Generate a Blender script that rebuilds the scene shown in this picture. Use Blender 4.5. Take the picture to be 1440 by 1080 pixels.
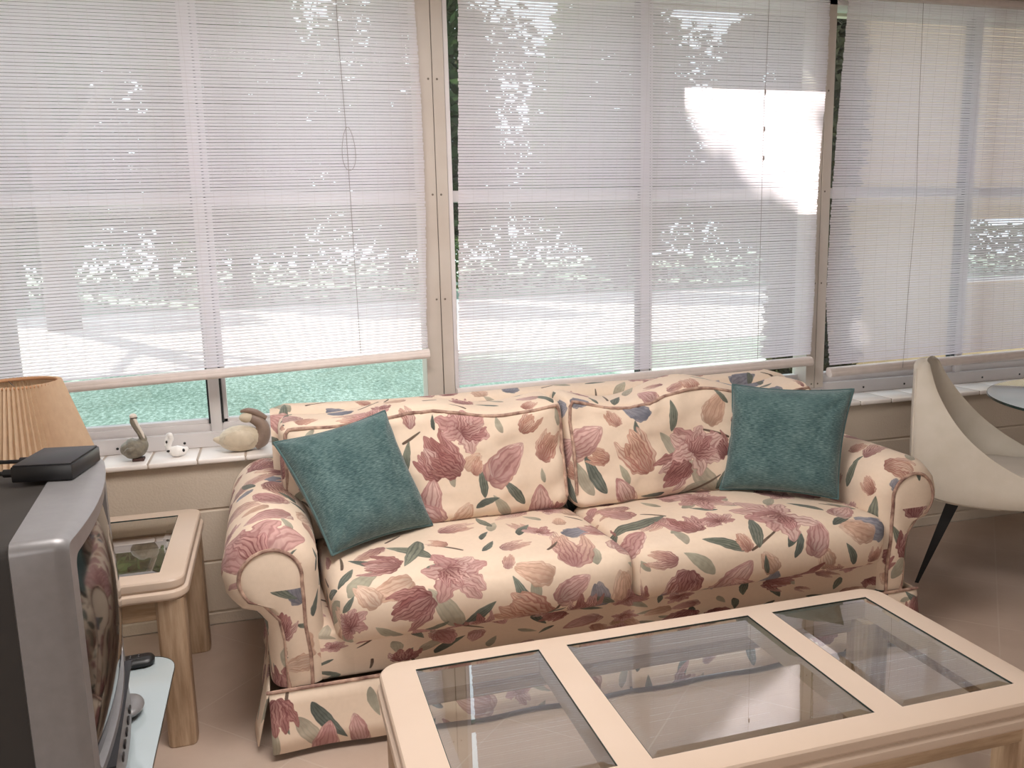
import bpy, bmesh, math, random
import numpy as np
from mathutils import Vector, Matrix, noise

for o in list(bpy.data.objects):
    bpy.data.objects.remove(o)
SC = bpy.context.scene
COL = SC.collection
rnd = random.Random(7)
PI = math.pi

# ------------------------------------------------------------------ camera
YAW, PITCH, ROLL = 0.277979, -0.168385, -0.024108
fw = Vector((math.sin(YAW) * math.cos(PITCH), math.cos(YAW) * math.cos(PITCH), math.sin(PITCH)))
r0 = Vector((math.cos(YAW), -math.sin(YAW), 0.0))
u0 = r0.cross(fw)
rt = math.cos(ROLL) * r0 + math.sin(ROLL) * u0
up = rt.cross(fw)
cam_data = bpy.data.cameras.new('camera')
cam_data.sensor_width = 36.0
cam_data.sensor_fit = 'HORIZONTAL'
cam_data.lens = 1177.81 / 1440.0 * 36.0
cam_data.clip_start = 0.02
cam_data.clip_end = 300
cam = bpy.data.objects.new('camera', cam_data)
COL.objects.link(cam)
M = Matrix((rt, up, -fw)).transposed().to_4x4()
M.translation = Vector((0.0, -3.17, 1.40))
cam.matrix_world = M
SC.camera = cam

# ------------------------------------------------------------------ sky, sun, exposure
world = bpy.data.worlds.new('world')
SC.world = world
world.use_nodes = True
wn = world.node_tree.nodes
wn['Background'].inputs['Color'].default_value = (0.82, 0.88, 1.0, 1)
wn['Background'].inputs['Strength'].default_value = 3.35

SUN_AZ, SUN_EL = math.radians(30), math.radians(40)
sun_dir = Vector((-math.sin(SUN_AZ) * math.cos(SUN_EL), math.cos(SUN_AZ) * math.cos(SUN_EL), math.sin(SUN_EL)))
sd = bpy.data.lights.new('sun', 'SUN')
sd.energy = 24.0
sd.angle = math.radians(0.6)
sd.color = (1.0, 0.95, 0.86)
sun = bpy.data.objects.new('sun', sd)
COL.objects.link(sun)
sun.rotation_euler = sun_dir.to_track_quat('Z', 'Y').to_euler()


def area_light(name, loc, target, sx, sy, power, color):
    d = bpy.data.lights.new(name, 'AREA')
    d.shape = 'RECTANGLE'
    d.size, d.size_y = sx, sy
    d.energy = power
    d.color = color
    o = bpy.data.objects.new(name, d)
    COL.objects.link(o)
    o.location = loc
    o.rotation_euler = (Vector(loc) - Vector(target)).to_track_quat('Z', 'Y').to_euler()
    return o


# added fill lights, one behind the viewer and one overhead, both out of view
area_light('rear_fill_light', (-0.6, -6.05, 1.45), (0.6, 0.0, 0.7), 2.6, 1.9, 62.0, (1.0, 0.97, 0.95))
area_light('overhead_fill_light', (0.3, -1.5, 2.44), (0.3, -1.4, 0.0), 1.2, 0.9, 47.0, (1.0, 0.955, 0.92))

SC.view_settings.view_transform = 'Standard'
SC.view_settings.look = 'None'
SC.view_settings.gamma = 1.0
SC.view_settings.use_curve_mapping = False
SC.view_settings.exposure = 0.0
SC.cycles.max_bounces = 10
SC.cycles.transparent_max_bounces = 24
SC.cycles.caustics_reflective = False
SC.cycles.caustics_refractive = False
SC.cycles.sample_clamp_indirect = 6.0


# ------------------------------------------------------------------ helpers
def srgb(r, g, b):
    def f(c):
        c /= 255.0
        return c / 12.92 if c <= 0.04045 else ((c + 0.055) / 1.055) ** 2.4
    return (f(r), f(g), f(b), 1.0)


class NT:
    """small wrapper for building node trees"""
    def __init__(self, name):
        self.m = bpy.data.materials.new(name)
        self.m.use_nodes = True
        self.t = self.m.node_tree
        self.t.nodes.clear()
        self.out = self.n('ShaderNodeOutputMaterial')

    def n(self, typ, **kw):
        nd = self.t.nodes.new(typ)
        for k, v in kw.items():
            if k in nd.bl_rna.properties:
                setattr(nd, k, v)
            else:
                nd.inputs[k.replace('_', ' ')].default_value = v
        return nd

    def l(self, a, b):
        self.t.links.new(a, b)

    def ramp(self, fac, stops):
        r = self.n('ShaderNodeValToRGB')
        e = r.color_ramp.elements
        while len(e) < len(stops):
            e.new(0.5)
        for i, (p, c) in enumerate(stops):
            e[i].position = p
            e[i].color = c
        self.l(fac, r.inputs['Fac'])
        return r.outputs['Color']

    def coord(self, kind='Object', scale=(1, 1, 1), rot=(0, 0, 0), loc=(0, 0, 0)):
        tc = self.n('ShaderNodeTexCoord')
        mp = self.n('ShaderNodeMapping')
        mp.inputs['Scale'].default_value = scale
        mp.inputs['Rotation'].default_value = rot
        mp.inputs['Location'].default_value = loc
        self.l(tc.outputs[kind], mp.inputs['Vector'])
        return mp.outputs['Vector']

    def noise(self, vec, scale, detail=4, rough=0.55):
        x = self.n('ShaderNodeTexNoise')
        x.inputs['Scale'].default_value = scale
        x.inputs['Detail'].default_value = detail
        x.inputs['Roughness'].default_value = rough
        self.l(vec, x.inputs['Vector'])
        return x.outputs['Fac']

    def bump(self, height, strength, dist=0.01):
        b = self.n('ShaderNodeBump')
        b.inputs['Strength'].default_value = strength
        b.inputs['Distance'].default_value = dist
        self.l(height, b.inputs['Height'])
        return b.outputs['Normal']

    def principled(self, color=None, rough=0.5, metal=0.0, spec=0.5, normal=None, sheen=0.0):
        p = self.n('ShaderNodeBsdfPrincipled')
        if color is not None:
            if isinstance(color, tuple):
                p.inputs['Base Color'].default_value = color
            else:
                self.l(color, p.inputs['Base Color'])
        if isinstance(rough, (int, float)):
            p.inputs['Roughness'].default_value = rough
        else:
            self.l(rough, p.inputs['Roughness'])
        p.inputs['Metallic'].default_value = metal
        p.inputs['Specular IOR Level'].default_value = spec
        p.inputs['Sheen Weight'].default_value = sheen
        if normal is not None:
            self.l(normal, p.inputs['Normal'])
        self.l(p.outputs['BSDF'], self.out.inputs['Surface'])
        return p


def simple(name, c0, c1=None, scale=8.0, rough=0.5, metal=0.0, spec=0.5, bump=0.0, bscale=60.0, stretch=(1, 1, 1), sheen=0.0):
    t = NT(name)
    v = t.coord('Object', stretch)
    f = t.noise(v, scale)
    col = t.ramp(f, [(0.3, c0), (0.7, c1 or c0)])
    nrm = t.bump(t.noise(v, bscale), bump, 0.005) if bump else None
    t.principled(col, rough, metal, spec, nrm, sheen)
    return t.m


class MB:
    """collects shapes into one mesh"""
    def __init__(self):
        self.v, self.f, self.uv = [], [], {}

    def add(self, verts, faces, uvs=None):
        b = len(self.v)
        self.v += [tuple(p) for p in verts]
        for i, fc in enumerate(faces):
            if uvs is not None:
                self.uv[len(self.f)] = uvs[i]
            self.f.append(tuple(b + k for k in fc))
        return self

    def box(self, x0, x1, y0, y1, z0, z1, bev=0.0, seg=2):
        if bev <= 0:
            v = [(x, y, z) for z in (z0, z1) for y in (y0, y1) for x in (x0, x1)]
            f = [(0, 2, 3, 1), (4, 5, 7, 6), (0, 1, 5, 4), (2, 6, 7, 3), (0, 4, 6, 2), (1, 3, 7, 5)]
            return self.add(v, f)
        bm = bmesh.new()
        bmesh.ops.create_cube(bm, size=1.0)
        for p in bm.verts:
            p.co = Vector(((x0 + x1) / 2 + p.co.x * (x1 - x0), (y0 + y1) / 2 + p.co.y * (y1 - y0), (z0 + z1) / 2 + p.co.z * (z1 - z0)))
        bmesh.ops.bevel(bm, geom=bm.edges[:], offset=bev, segments=seg, profile=0.5, affect='EDGES')
        return self.bm(bm)

    def bm(self, bm):
        bm.verts.index_update()
        self.add([p.co[:] for p in bm.verts], [[p.index for p in fc.verts] for fc in bm.faces])
        bm.free()
        return self

    def loft(self, rings, close=True, cap0=False, cap1=False, uv=None):
        """rings: lists of points, all of one length"""
        n = len(rings[0])
        vs = [p for r in rings for p in r]
        fs, us = [], []
        for i in range(len(rings) - 1):
            for j in range(n if close else n - 1):
                k = (j + 1) % n
                fs.append((i * n + j, i * n + k, (i + 1) * n + k, (i + 1) * n + j))
                if uv:
                    us.append([uv(i, j), uv(i, j + 1), uv(i + 1, j + 1), uv(i + 1, j)])
        if cap0:
            fs.append(tuple(reversed(range(n))))
            if uv:
                us.append([uv(0, j) for j in reversed(range(n))])
        if cap1:
            b = (len(rings) - 1) * n
            fs.append(tuple(b + j for j in range(n)))
            if uv:
                us.append([uv(len(rings) - 1, j) for j in range(n)])
        return self.add(vs, fs, us if uv else None)

    def tube(self, pts, rad, seg=8, cap=True, flat=1.0, upv=(0, 0, 1)):
        pts = [Vector(p) for p in pts]
        n = len(pts)
        rads = rad if isinstance(rad, (list, tuple)) else [rad] * n
        rings = []
        prev = None
        for i, p in enumerate(pts):
            d = (pts[min(i + 1, n - 1)] - pts[max(i - 1, 0)]).normalized()
            a = Vector(upv) if prev is None else prev
            s = d.cross(a)
            if s.length < 1e-4:
                s = d.cross(Vector((1, 0, 0)))
            s.normalize()
            b = s.cross(d).normalized()
            prev = b
            rr = rads[i]
            ra, rb = (rr, rr * flat) if not isinstance(rr, tuple) else rr
            rings.append([p + s * math.cos(2 * PI * k / seg) * ra + b * math.sin(2 * PI * k / seg) * rb for k in range(seg)])
        return self.loft(rings, True, cap, cap)

    def lathe(self, prof, seg=32, c=(0, 0, 0)):
        rings = [[(c[0] + r * math.cos(2 * PI * k / seg), c[1] + r * math.sin(2 * PI * k / seg), c[2] + z) for k in range(seg)] for r, z in prof]
        return self.loft(rings, True, prof[0][0] > 1e-5, prof[-1][0] > 1e-5)

    def ellipsoid(self, c, r, seg=20, rings=12, fn=None):
        rr = []
        for i in range(rings + 1):
            th = PI * i / rings
            th = min(max(th, 1e-3), PI - 1e-3)
            ring = []
            for k in range(seg):
                d = Vector((math.sin(th) * math.cos(2 * PI * k / seg), math.sin(th) * math.sin(2 * PI * k / seg), -math.cos(th)))
                m = fn(d) if fn else 1.0
                ring.append((c[0] + r[0] * d.x * m, c[1] + r[1] * d.y * m, c[2] + r[2] * d.z * m))
            rr.append(ring)
        return self.loft(rr, True, True, True)

    def build(self, name, mat, parent=None, smooth=True, angle=40, subsurf=0):
        me = bpy.data.meshes.new(name)
        me.from_pydata(self.v, [], self.f)
        if self.uv:
            ul = me.uv_layers.new(name='UVMap')
            for fi, us in self.uv.items():
                for li, uv in zip(me.polygons[fi].loop_indices, us):
                    ul.data[li].uv = uv
        bm = bmesh.new()
        bm.from_mesh(me)
        bmesh.ops.remove_doubles(bm, verts=bm.verts, dist=1e-5)
        bmesh.ops.recalc_face_normals(bm, faces=bm.faces)
        bm.to_mesh(me)
        bm.free()
        me.materials.append(mat)
        if smooth:
            me.polygons.foreach_set('use_smooth', [True] * len(me.polygons))
            me.set_sharp_from_angle(angle=math.radians(angle))
        o = bpy.data.objects.new(name, me)
        COL.objects.link(o)
        if subsurf:
            s = o.modifiers.new('smooth', 'SUBSURF')
            s.levels = s.render_levels = subsurf
        if parent is not None:
            o.parent = parent
        return o


def thing(name, label, cat, loc=(0, 0, 0), rz=0.0, group=None):
    o = bpy.data.objects.new(name, None)
    COL.objects.link(o)
    o.location = loc
    o.rotation_euler = (0, 0, rz)
    o.empty_display_size = 0.05
    return tag(o, label, cat, group)


def tag(o, label, cat, group=None, kind=None):
    o['label'] = label
    o['category'] = cat
    if group:
        o['group'] = group
    if kind:
        o['kind'] = kind
    return o


def struct(o, label=None, cat=None):
    o['kind'] = 'structure'
    if label:
        o['label'] = label
    if cat:
        o['category'] = cat
    return o


def rrect(x0, x1, y0, y1, r, off=0.0, n=6):
    """rounded rectangle outline, counter-clockwise, grown by off"""
    pts = []
    for cx, cy, a0 in ((x1 - r, y1 - r, 0), (x0 + r, y1 - r, PI / 2), (x0 + r, y0 + r, PI), (x1 - r, y0 + r, 1.5 * PI)):
        for k in range(n + 1):
            a = a0 + PI / 2 * k / n
            pts.append((cx + (r + off) * math.cos(a), cy + (r + off) * math.sin(a)))
    return pts


def smoothstep(a, b, x):
    t = min(max((x - a) / (b - a), 0.0), 1.0)
    return t * t * (3 - 2 * t)


# ------------------------------------------------------------------ materials
m_wall = simple('cream_block_wall', srgb(206, 192, 174), srgb(214, 200, 184), 3, 0.75, bump=0.35, bscale=120)
m_room = simple('room_paint', srgb(212, 204, 194), srgb(218, 210, 200), 2, 0.8)
m_ceil = simple('ceiling_paint', srgb(232, 228, 220), srgb(236, 232, 226), 2, 0.85)
m_sill = simple('glazed_sill_tile', srgb(240, 232, 226), srgb(246, 240, 236), 5, 0.25)
m_grout = simple('sill_grout', srgb(176, 160, 146), None, 5, 0.9)
m_frame = simple('window_aluminium', srgb(206, 200, 200), srgb(216, 210, 208), 4, 0.42, 0.0)
m_post = simple('painted_post', srgb(186, 174, 163), srgb(196, 186, 176), 4, 0.5)
m_gasket = simple('black_gasket', srgb(28, 30, 30), None, 4, 0.6)
m_screw = simple('screw_metal', srgb(120, 110, 100), None, 4, 0.4, 0.7)
m_soffit = simple('soffit_paint', srgb(196, 186, 172), None, 4, 0.8)
m_black = simple('black_plastic', srgb(18, 18, 20), srgb(26, 26, 28), 10, 0.38)
m_blackbody = simple('charcoal_tv_shell', srgb(40, 36, 34), srgb(46, 42, 39), 10, 0.6)
m_blacklid = simple('dark_grey_lid', srgb(32, 31, 34), srgb(38, 37, 40), 10, 0.42)
m_legblack = simple('black_powder_coat', srgb(14, 12, 12), None, 4, 0.55)
m_silver = simple('silver_plastic', srgb(130, 128, 129), srgb(136, 134, 135), 40, 0.38, 0.3)
m_chair = simple('cream_leatherette', srgb(206, 196, 180), srgb(214, 204, 190), 12, 0.55, bump=0.08, bscale=300)
m_cushion = simple('pale_seat_pad', srgb(222, 210, 196), srgb(228, 216, 202), 12, 0.6)


def make_floor():
    t = NT('floor_tile')
    v = t.coord('Object', rot=(0, 0, -PI / 4), loc=(-0.1765, 0.2255, 0))
    b = t.n('ShaderNodeTexBrick', offset=0.0, offset_frequency=1, squash=1.0, squash_frequency=1)
    b.inputs['Scale'].default_value = 1.0
    b.inputs['Brick Width'].default_value = 0.4315
    b.inputs['Row Height'].default_value = 0.4315
    b.inputs['Mortar Size'].default_value = 0.0028
    b.inputs['Mortar Smooth'].default_value = 0.3
    t.l(v, b.inputs['Vector'])
    n1 = t.noise(v, 2.3, 6, 0.6)
    col = t.ramp(n1, [(0.3, srgb(178, 156, 140)), (0.55, srgb(192, 171, 156)), (0.75, srgb(184, 162, 149))])
    mx = t.n('ShaderNodeMix', data_type='RGBA')
    t.l(b.outputs['Fac'], mx.inputs[0])
    t.l(col, mx.inputs[6])
    mx.inputs[7].default_value = srgb(196, 178, 164)
    inv = t.n('ShaderNodeMath', operation='SUBTRACT')
    inv.inputs[0].default_value = 1.0
    t.l(b.outputs['Fac'], inv.inputs[1])
    t.principled(mx.outputs[2], 0.38, 0, 0.4, t.bump(inv.outputs[0], 0.3, 0.002))
    return t.m


def make_slat():
    # thin vinyl: part of the daylight comes through it
    t = NT('blind_slat_vinyl')
    v = t.coord('Object', (1, 1, 1))
    f = t.noise(v, 30)
    col = t.ramp(f, [(0.3, (0.76, 0.74, 0.72, 1)), (0.7, (0.80, 0.78, 0.76, 1))])
    d = t.n('ShaderNodeBsdfDiffuse')
    tr = t.n('ShaderNodeBsdfTranslucent')
    t.l(col, d.inputs['Color'])
    tr.inputs['Color'].default_value = (0.93, 0.845, 0.92, 1)
    m = t.n('ShaderNodeMixShader')
    m.inputs[0].default_value = 0.60
    t.l(d.outputs[0], m.inputs[1])
    t.l(tr.outputs[0], m.inputs[2])
    tp = t.n('ShaderNodeBsdfTransparent')
    tp.inputs['Color'].default_value = (0.98, 0.95, 0.97, 1)
    m2 = t.n('ShaderNodeMixShader')
    m2.inputs[0].default_value = 0.25
    t.l(m.outputs[0], m2.inputs[1])
    t.l(tp.outputs[0], m2.inputs[2])
    t.l(m2.outputs[0], t.out.inputs['Surface'])
    return t.m


def thin_glass(name, tint, ior=1.5, extra=1.0, rough=0.0):
    t = NT(name)
    tp = t.n('ShaderNodeBsdfTransparent')
    tp.inputs['Color'].default_value = tint
    gl = t.n('ShaderNodeBsdfGlossy')
    gl.inputs['Roughness'].default_value = rough
    gl.inputs['Color'].default_value = (1, 1, 1, 1)
    lw = t.n('ShaderNodeLayerWeight')
    lw.inputs['Blend'].default_value = 0.5
    pw = t.n('ShaderNodeMath', operation='POWER')
    pw.inputs[1].default_value = 5.0
    t.l(lw.outputs['Facing'], pw.inputs[0])
    f0 = ((ior - 1) / (ior + 1)) ** 2
    mu = t.n('ShaderNodeMath', operation='MULTIPLY_ADD', use_clamp=True)
    mu.inputs[1].default_value = extra * (1 - f0)
    mu.inputs[2].default_value = extra * f0
    t.l(pw.outputs[0], mu.inputs[0])
    m = t.n('ShaderNodeMixShader')
    t.l(mu.outputs[0], m.inputs[0])
    t.l(tp.outputs[0], m.inputs[1])
    t.l(gl.outputs[0], m.inputs[2])
    t.l(m.outputs[0], t.out.inputs['Surface'])
    return t.m


def make_wood(name, c0, c1, c2, axis, rough=0.42):
    t = NT(name)
    s = [14, 14, 14]
    s[axis] = 1.2
    v = t.coord('Object', tuple(s))
    f = t.noise(v, 3.0, 8, 0.65)
    col = t.ramp(f, [(0.32, c0), (0.5, c1), (0.68, c2)])
    t.principled(col, rough, 0, 0.4, t.bump(f, 0.08, 0.003))
    return t.m


def make_chenille():
    t = NT('teal_chenille')
    v = t.coord('UV', (9, 62, 1))
    f = t.noise(v, 3.0, 3, 0.6)
    v2 = t.coord('UV', (1, 1, 1))
    g = t.noise(v2, 6.0, 3)
    ad = t.n('ShaderNodeMath', operation='MULTIPLY_ADD')
    t.l(g, ad.inputs[0])
    ad.inputs[1].default_value = 0.35
    t.l(f, ad.inputs[2])
    col = t.ramp(ad.outputs[0], [(0.45, srgb(46, 72, 75)), (0.66, srgb(76, 102, 103)), (0.9, srgb(118, 142, 140))])
    t.principled(col, 0.9, 0, 0.15, t.bump(f, 0.5, 0.004), 0.35)
    return t.m


def make_lawn():
    t = NT('lawn_turf')
    v = t.coord('Object')
    a = t.noise(t.coord('Object', (1, .45, 1)), 26.0, 6, 0.8)
    b = t.noise(v, 0.5, 3)
    ad = t.n('ShaderNodeMath', operation='MULTIPLY_ADD')
    t.l(b, ad.inputs[0])
    ad.inputs[1].default_value = 0.25
    t.l(a, ad.inputs[2])
    col = t.ramp(ad.outputs[0], [(0.45, srgb(92, 114, 96)), (0.62, srgb(140, 160, 143)), (0.80, srgb(200, 214, 200))])
    t.principled(col, 0.9, 0, 0.1, t.bump(a, 0.6, 0.05))
    return t.m


def make_leaf(name, c0, c1):
    t = NT(name)
    v = t.coord('Object')
    f = t.noise(v, 1.7, 3)
    col = t.ramp(f, [(0.35, c0), (0.65, c1)])
    d = t.n('ShaderNodeBsdfDiffuse')
    tr = t.n('ShaderNodeBsdfTranslucent')
    t.l(col, d.inputs['Color'])
    t.l(col, tr.inputs['Color'])
    m = t.n('ShaderNodeMixShader')
    m.inputs[0].default_value = 0.35
    t.l(d.outputs[0], m.inputs[1])
    t.l(tr.outputs[0], m.inputs[2])
    t.l(m.outputs[0], t.out.inputs['Surface'])
    return t.m


def make_shade():
    t = NT('tan_pleated_cloth')
    v = t.coord('Object', (1, 1, 1))
    f = t.noise(v, 40)
    col = t.ramp(f, [(0.3, srgb(222, 196, 168)), (0.7, srgb(230, 206, 178))])
    d = t.n('ShaderNodeBsdfDiffuse')
    tr = t.n('ShaderNodeBsdfTranslucent')
    t.l(col, d.inputs['Color'])
    t.l(col, tr.inputs['Color'])
    m = t.n('ShaderNodeMixShader')
    m.inputs[0].default_value = 0.26
    t.l(d.outputs[0], m.inputs[1])
    t.l(tr.outputs[0], m.inputs[2])
    t.l(m.outputs[0], t.out.inputs['Surface'])
    return t.m


m_floor = make_floor()
m_slat = make_slat()
m_rail = simple('blind_rail_vinyl', srgb(214, 202, 196), srgb(222, 210, 204), 30, 0.5)
m_thread = simple('blind_thread', srgb(196, 188, 188), None, 10, 0.9)
m_cord = simple('blind_cord', srgb(150, 140, 136), None, 10, 0.8)
m_winglass = thin_glass('window_glass', (0.93, 0.97, 0.95, 1), 1.45, 1.0)
m_tabglass = thin_glass('table_glass', (0.72, 0.75, 0.71, 1), 1.52, 2.7)
m_reflglass = simple('pale_reflection_glass', srgb(172, 184, 188), srgb(180, 190, 193), 3, 0.06, 0, 0.9)  # pale tone stands in for the blinds reflected in the glass
m_glassrim = simple('glass_edge', srgb(46, 62, 60), None, 4, 0.15)
m_tabpaint = simple('cream_lacquer', srgb(206, 184, 165), srgb(213, 192, 174), 2.5, 0.34)
m_tabwood_x = make_wood('pickled_oak_long', srgb(146, 120, 94), srgb(178, 152, 124), srgb(200, 176, 148), 0)
m_tabwood_z = make_wood('pickled_oak_upright', srgb(150, 124, 98), srgb(180, 154, 128), srgb(202, 178, 152), 2)
m_chenille = make_chenille()
m_lawn = make_lawn()
m_drive = simple('pale_concrete', srgb(196, 190, 186), srgb(206, 200, 196), 1.5, 0.9)
m_leaf = [make_leaf('leaf_dark', srgb(32, 46, 28), srgb(56, 72, 44)), make_leaf('leaf_mid', srgb(48, 68, 38), srgb(84, 104, 58)), make_leaf('leaf_olive', srgb(50, 50, 38), srgb(78, 76, 56))]
m_bark = simple('bark', srgb(70, 60, 52), srgb(96, 84, 74), 10, 0.9)
m_shade = make_shade()
m_screen = simple('dark_crt_glass', srgb(20, 18, 18), None, 4, 0.07, 0, 0.8)

# ------------------------------------------------------------------ room shell
XL, XR, YB, ZC = -2.6, 5.2, -6.2, 2.62
WX0, WX1, WTOP = -1.092, 4.151, 2.42
struct(MB().box(XL, XR, YB, 0.0, -0.12, 0.0).build('floor', m_floor, smooth=False), 'beige diagonal ceramic tile floor', 'floor')
struct(MB().box(XL - .2, XR + .2, YB - .2, 0.3, ZC, ZC + .12).build('ceiling', m_ceil, smooth=False), 'plain white ceiling above the room', 'ceiling')
struct(MB().box(XL - .15, XL, YB, 0.24, -.12, ZC).build('wall_left', m_room, smooth=False), 'plain cream wall on the left side', 'wall')
struct(MB().box(XR, XR + .15, YB, 0.24, -.12, ZC).build('wall_right', m_room, smooth=False), 'plain cream wall on the right side', 'wall')
b = MB()
b.box(XL, XR, YB - .15, YB, -.12, ZC)
struct(b.build('wall_back', m_room, smooth=False), 'plain cream wall behind the viewer', 'wall')
# block wall under the windows: courses with raked joints
b = MB()
zz = [0.0, 0.05, 0.25, 0.45, 0.63]
for i in range(len(zz) - 1):
    b.box(XL, XR, 0.0, 0.238, zz[i] + (0.003 if i else 0), zz[i + 1] - 0.003, 0.004, 1)
b.box(XL, XR, 0.006, 0.24, -.12, 0.63)
b.box(XL, WX0 - .06, 0.0, 0.24, 0.63, ZC)
b.box(WX1 + .06, XR, 0.0, 0.24, 0.63, ZC)
b.box(WX0 - .06, WX1 + .06, 0.0, 0.24, WTOP, ZC)
struct(b.build('wall_window', m_wall, angle=30), 'painted cream concrete block wall below the windows', 'wall')
# tiled sill
b = MB()
x = -2.59
jx = -0.459
tw = 0.1665
x = jx - tw * 12
g = MB()
while x < XR - 0.02:
    xe = min(x + tw, XR)
    x0 = max(x, XL)
    if xe - x0 > 0.02:
        b.box(x0 + .0012, xe - .0012, -.03, .172, 0.630, 0.650, 0.007, 3)
    x += tw
sill = struct(b.build('trim_sill', m_sill), 'glossy white tile window sill', 'sill')
MB().box(XL, XR, -.024, .17, 0.629, 0.6485).build('grout', m_grout, sill, smooth=False)

# window frames
posts = [-1.092, 0.655, 2.403, 4.151]
fr = MB()
fr.box(WX0 - .06, WX1 + .06, .168, .24, .648, .708, .003, 1)         # bottom rail
fr.box(WX0 - .06, WX1 + .06, .19, .238, .705, .738, .004, 2)
fr.box(WX0 - .06, WX1 + .06, .13, .24, 2.375, WTOP, .003, 1)
rail = struct(fr.build('trim_frame_rail', m_frame), 'aluminium window frame rail above the sill', 'window frame')
sb = MB()
for k in range(22):
    xs = -0.82 + k * 0.235
    sb.ellipsoid((xs, .1675, .672), (.005, .003, .005), 10, 6)
sb.build('screw', m_gasket, rail)
for i, px in enumerate(posts):
    pb = MB()
    if i == 1:
        pb.box(.588, .6535, .130, .238, .695, WTOP, .002, 1)
        pb.box(.6555, .701, .130, .238, .695, WTOP, .002, 1)
    else:
        pb.box(px - .047, px - .001, .130, .238, .695, WTOP, .002, 1)
        pb.box(px + .001, px + .047, .130, .238, .695, WTOP, .002, 1)
    p = struct(pb.build('trim_post', m_post), ['painted post at the far left of the windows', 'painted window post between left and middle blinds',
               'painted window post between middle and right blinds', 'painted post at the far right of the windows'][i], 'window post')
    if i == 1:
        MB().box(.703, .722, .142, .238, .695, WTOP, .002, 1).build('jamb_strip', m_frame, p)
    MB().box(px - .0012 - .001 * (i == 1), px + .0012, .1335, .2, .696, WTOP).build('seam', m_gasket, p, smooth=False)
    sc = MB()
    for z in (2.02, 1.588, 1.18, .715):
        for dx in (-.017, .017):
            sc.ellipsoid((px + dx, .1295, z), (.0042, .002, .0042), 10, 6)
    sc.build('screw', m_screw, p)
# three windows: sash, glass, centre mullion
mull = [-.23, 1.565, 3.262]
for i in range(3):
    x0, x1 = posts[i] + .045, posts[i + 1] - .045
    w = struct(MB().box(x0, x1, .196, .232, 1.562, 1.606, .003, 1).build('window_%d' % (i + 1), m_frame),
               ['aluminium window behind the left blind', 'aluminium window behind the middle blind', 'aluminium window behind the right blind'][i], 'window')
    m = mull[i]
    MB().box(m - .020, m + .020, .172, .238, .706, WTOP - .04, .004, 2).build('mullion', m_frame, w)
    gk = MB()
    for s in (-1, 1):
        gk.box(m + s * .0235 - .0035, m + s * .0235 + .0035, .182, .23, .738, WTOP - .05)
    gk.build('gasket', m_gasket, w, smooth=False)
    sf = MB()
    for a, c in ((x0, m - .027), (m + .027, x1)):
        sf.box(a, c, .196, .236, .737, .752, .002, 1)
        sf.box(a, a + .016, .196, .236, .737, 2.38, .002, 1)
    sf.build('sash', m_frame, w)
    for a, c in ((x0 + .014, m - .026), (m + .026, x1)):
        MB().box(a, c, .212, .216, .75, 2.38).build('glass_pane', m_winglass, w, smooth=False)

# ------------------------------------------------------------------ blinds
YBL = 0.08


def blind(label, edges, zb, skew, rail_r, threads):
    """edges(t) -> (xl, xr), t = 0 top .. 1 bottom; bottom at zb on the right, lower by skew*(width) to the left"""
    root = thing('slatted_blind', label, 'blind', ((edges(0)[0] + edges(0)[1]) / 2, YBL, zb), group='slatted blinds over the windows')
    ox, oy, oz = root.location
    zt = WTOP - .03
    pitch, hh, th = 0.0109, 0.0095, 0.0011
    n = int((zt - zb - rail_r) / pitch)
    rg = random.Random(len(label) * 7 + int(zb * 1000))
    NS = 14
    sl = MB()

    def pos(t, u, z):
        xl, xr = edges(t)
        x = xl + (xr - xl) * u
        dz = skew * (x - xr) * t ** 1.5
        y = YBL + 0.006 * math.sin(3.1 * u + 2.0 * t) * t
        return Vector((x - ox, y - oy, z + dz - oz))
    for k in range(n):
        z = zt - (k + 0.5) * pitch
        t = (zt - z) / (zt - zb)
        jit = rg.uniform(-.00028, .00028)
        u0, u1 = rg.uniform(-.0015, .0015), 1 + rg.uniform(-.0015, .0015)
        ph, am = rg.uniform(0, 6.28), rg.uniform(0, .0003)
        rings = []
        for j in range(NS + 1):
            u = u0 + (u1 - u0) * j / NS
            c = pos(t, u, z + jit + am * math.sin(ph + 7 * u))
            rings.append([c + Vector((0, -th, -hh / 2)), c + Vector((0, -th - .0006, 0)), c + Vector((0, -th, hh / 2)),
                          c + Vector((0, th, hh / 2)), c + Vector((0, th, -hh / 2))])
        sl.loft(rings, True, True, True)
    sl.build('slat_panel', m_slat, root, smooth=False)
    rl = MB()
    for dy, dz, r in ((0, 0, rail_r), (-rail_r * .45, -rail_r * .35, rail_r * .72), (rail_r * .3, rail_r * .45, rail_r * .6)):
        pts = [pos(1, -.004 + 1.008 * j / 20, zb) + Vector((0, dy, dz)) for j in range(21)]
        rl.tube(pts, r, 14)
    rl.build('bottom_rail', m_rail, root, angle=50)
    tb = MB()
    W = edges(0)[1] - edges(0)[0]
    nt = int(W / 0.058)
    for k in range(1, nt):
        u = k / nt
        tb.tube([pos(t, u, zt - (zt - zb) * t) + Vector((0, -.0024, 0)) for t in (0, .25, .5, .75, .985)], .00042, 4, False)
    tb.build('warp_thread', m_thread, root)
    MB().box(edges(0)[0] - ox, edges(0)[1] - ox, -.03, .03, zt - oz, WTOP - oz, .004, 2).build('head_rail', m_rail, root)
    return root, pos


def cord(root, pts, name='pull_cord', r=.0011):
    b = MB().tube([Vector(p) - root.location for p in pts], r, 6)
    return b.build(name, m_cord, root)


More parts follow.
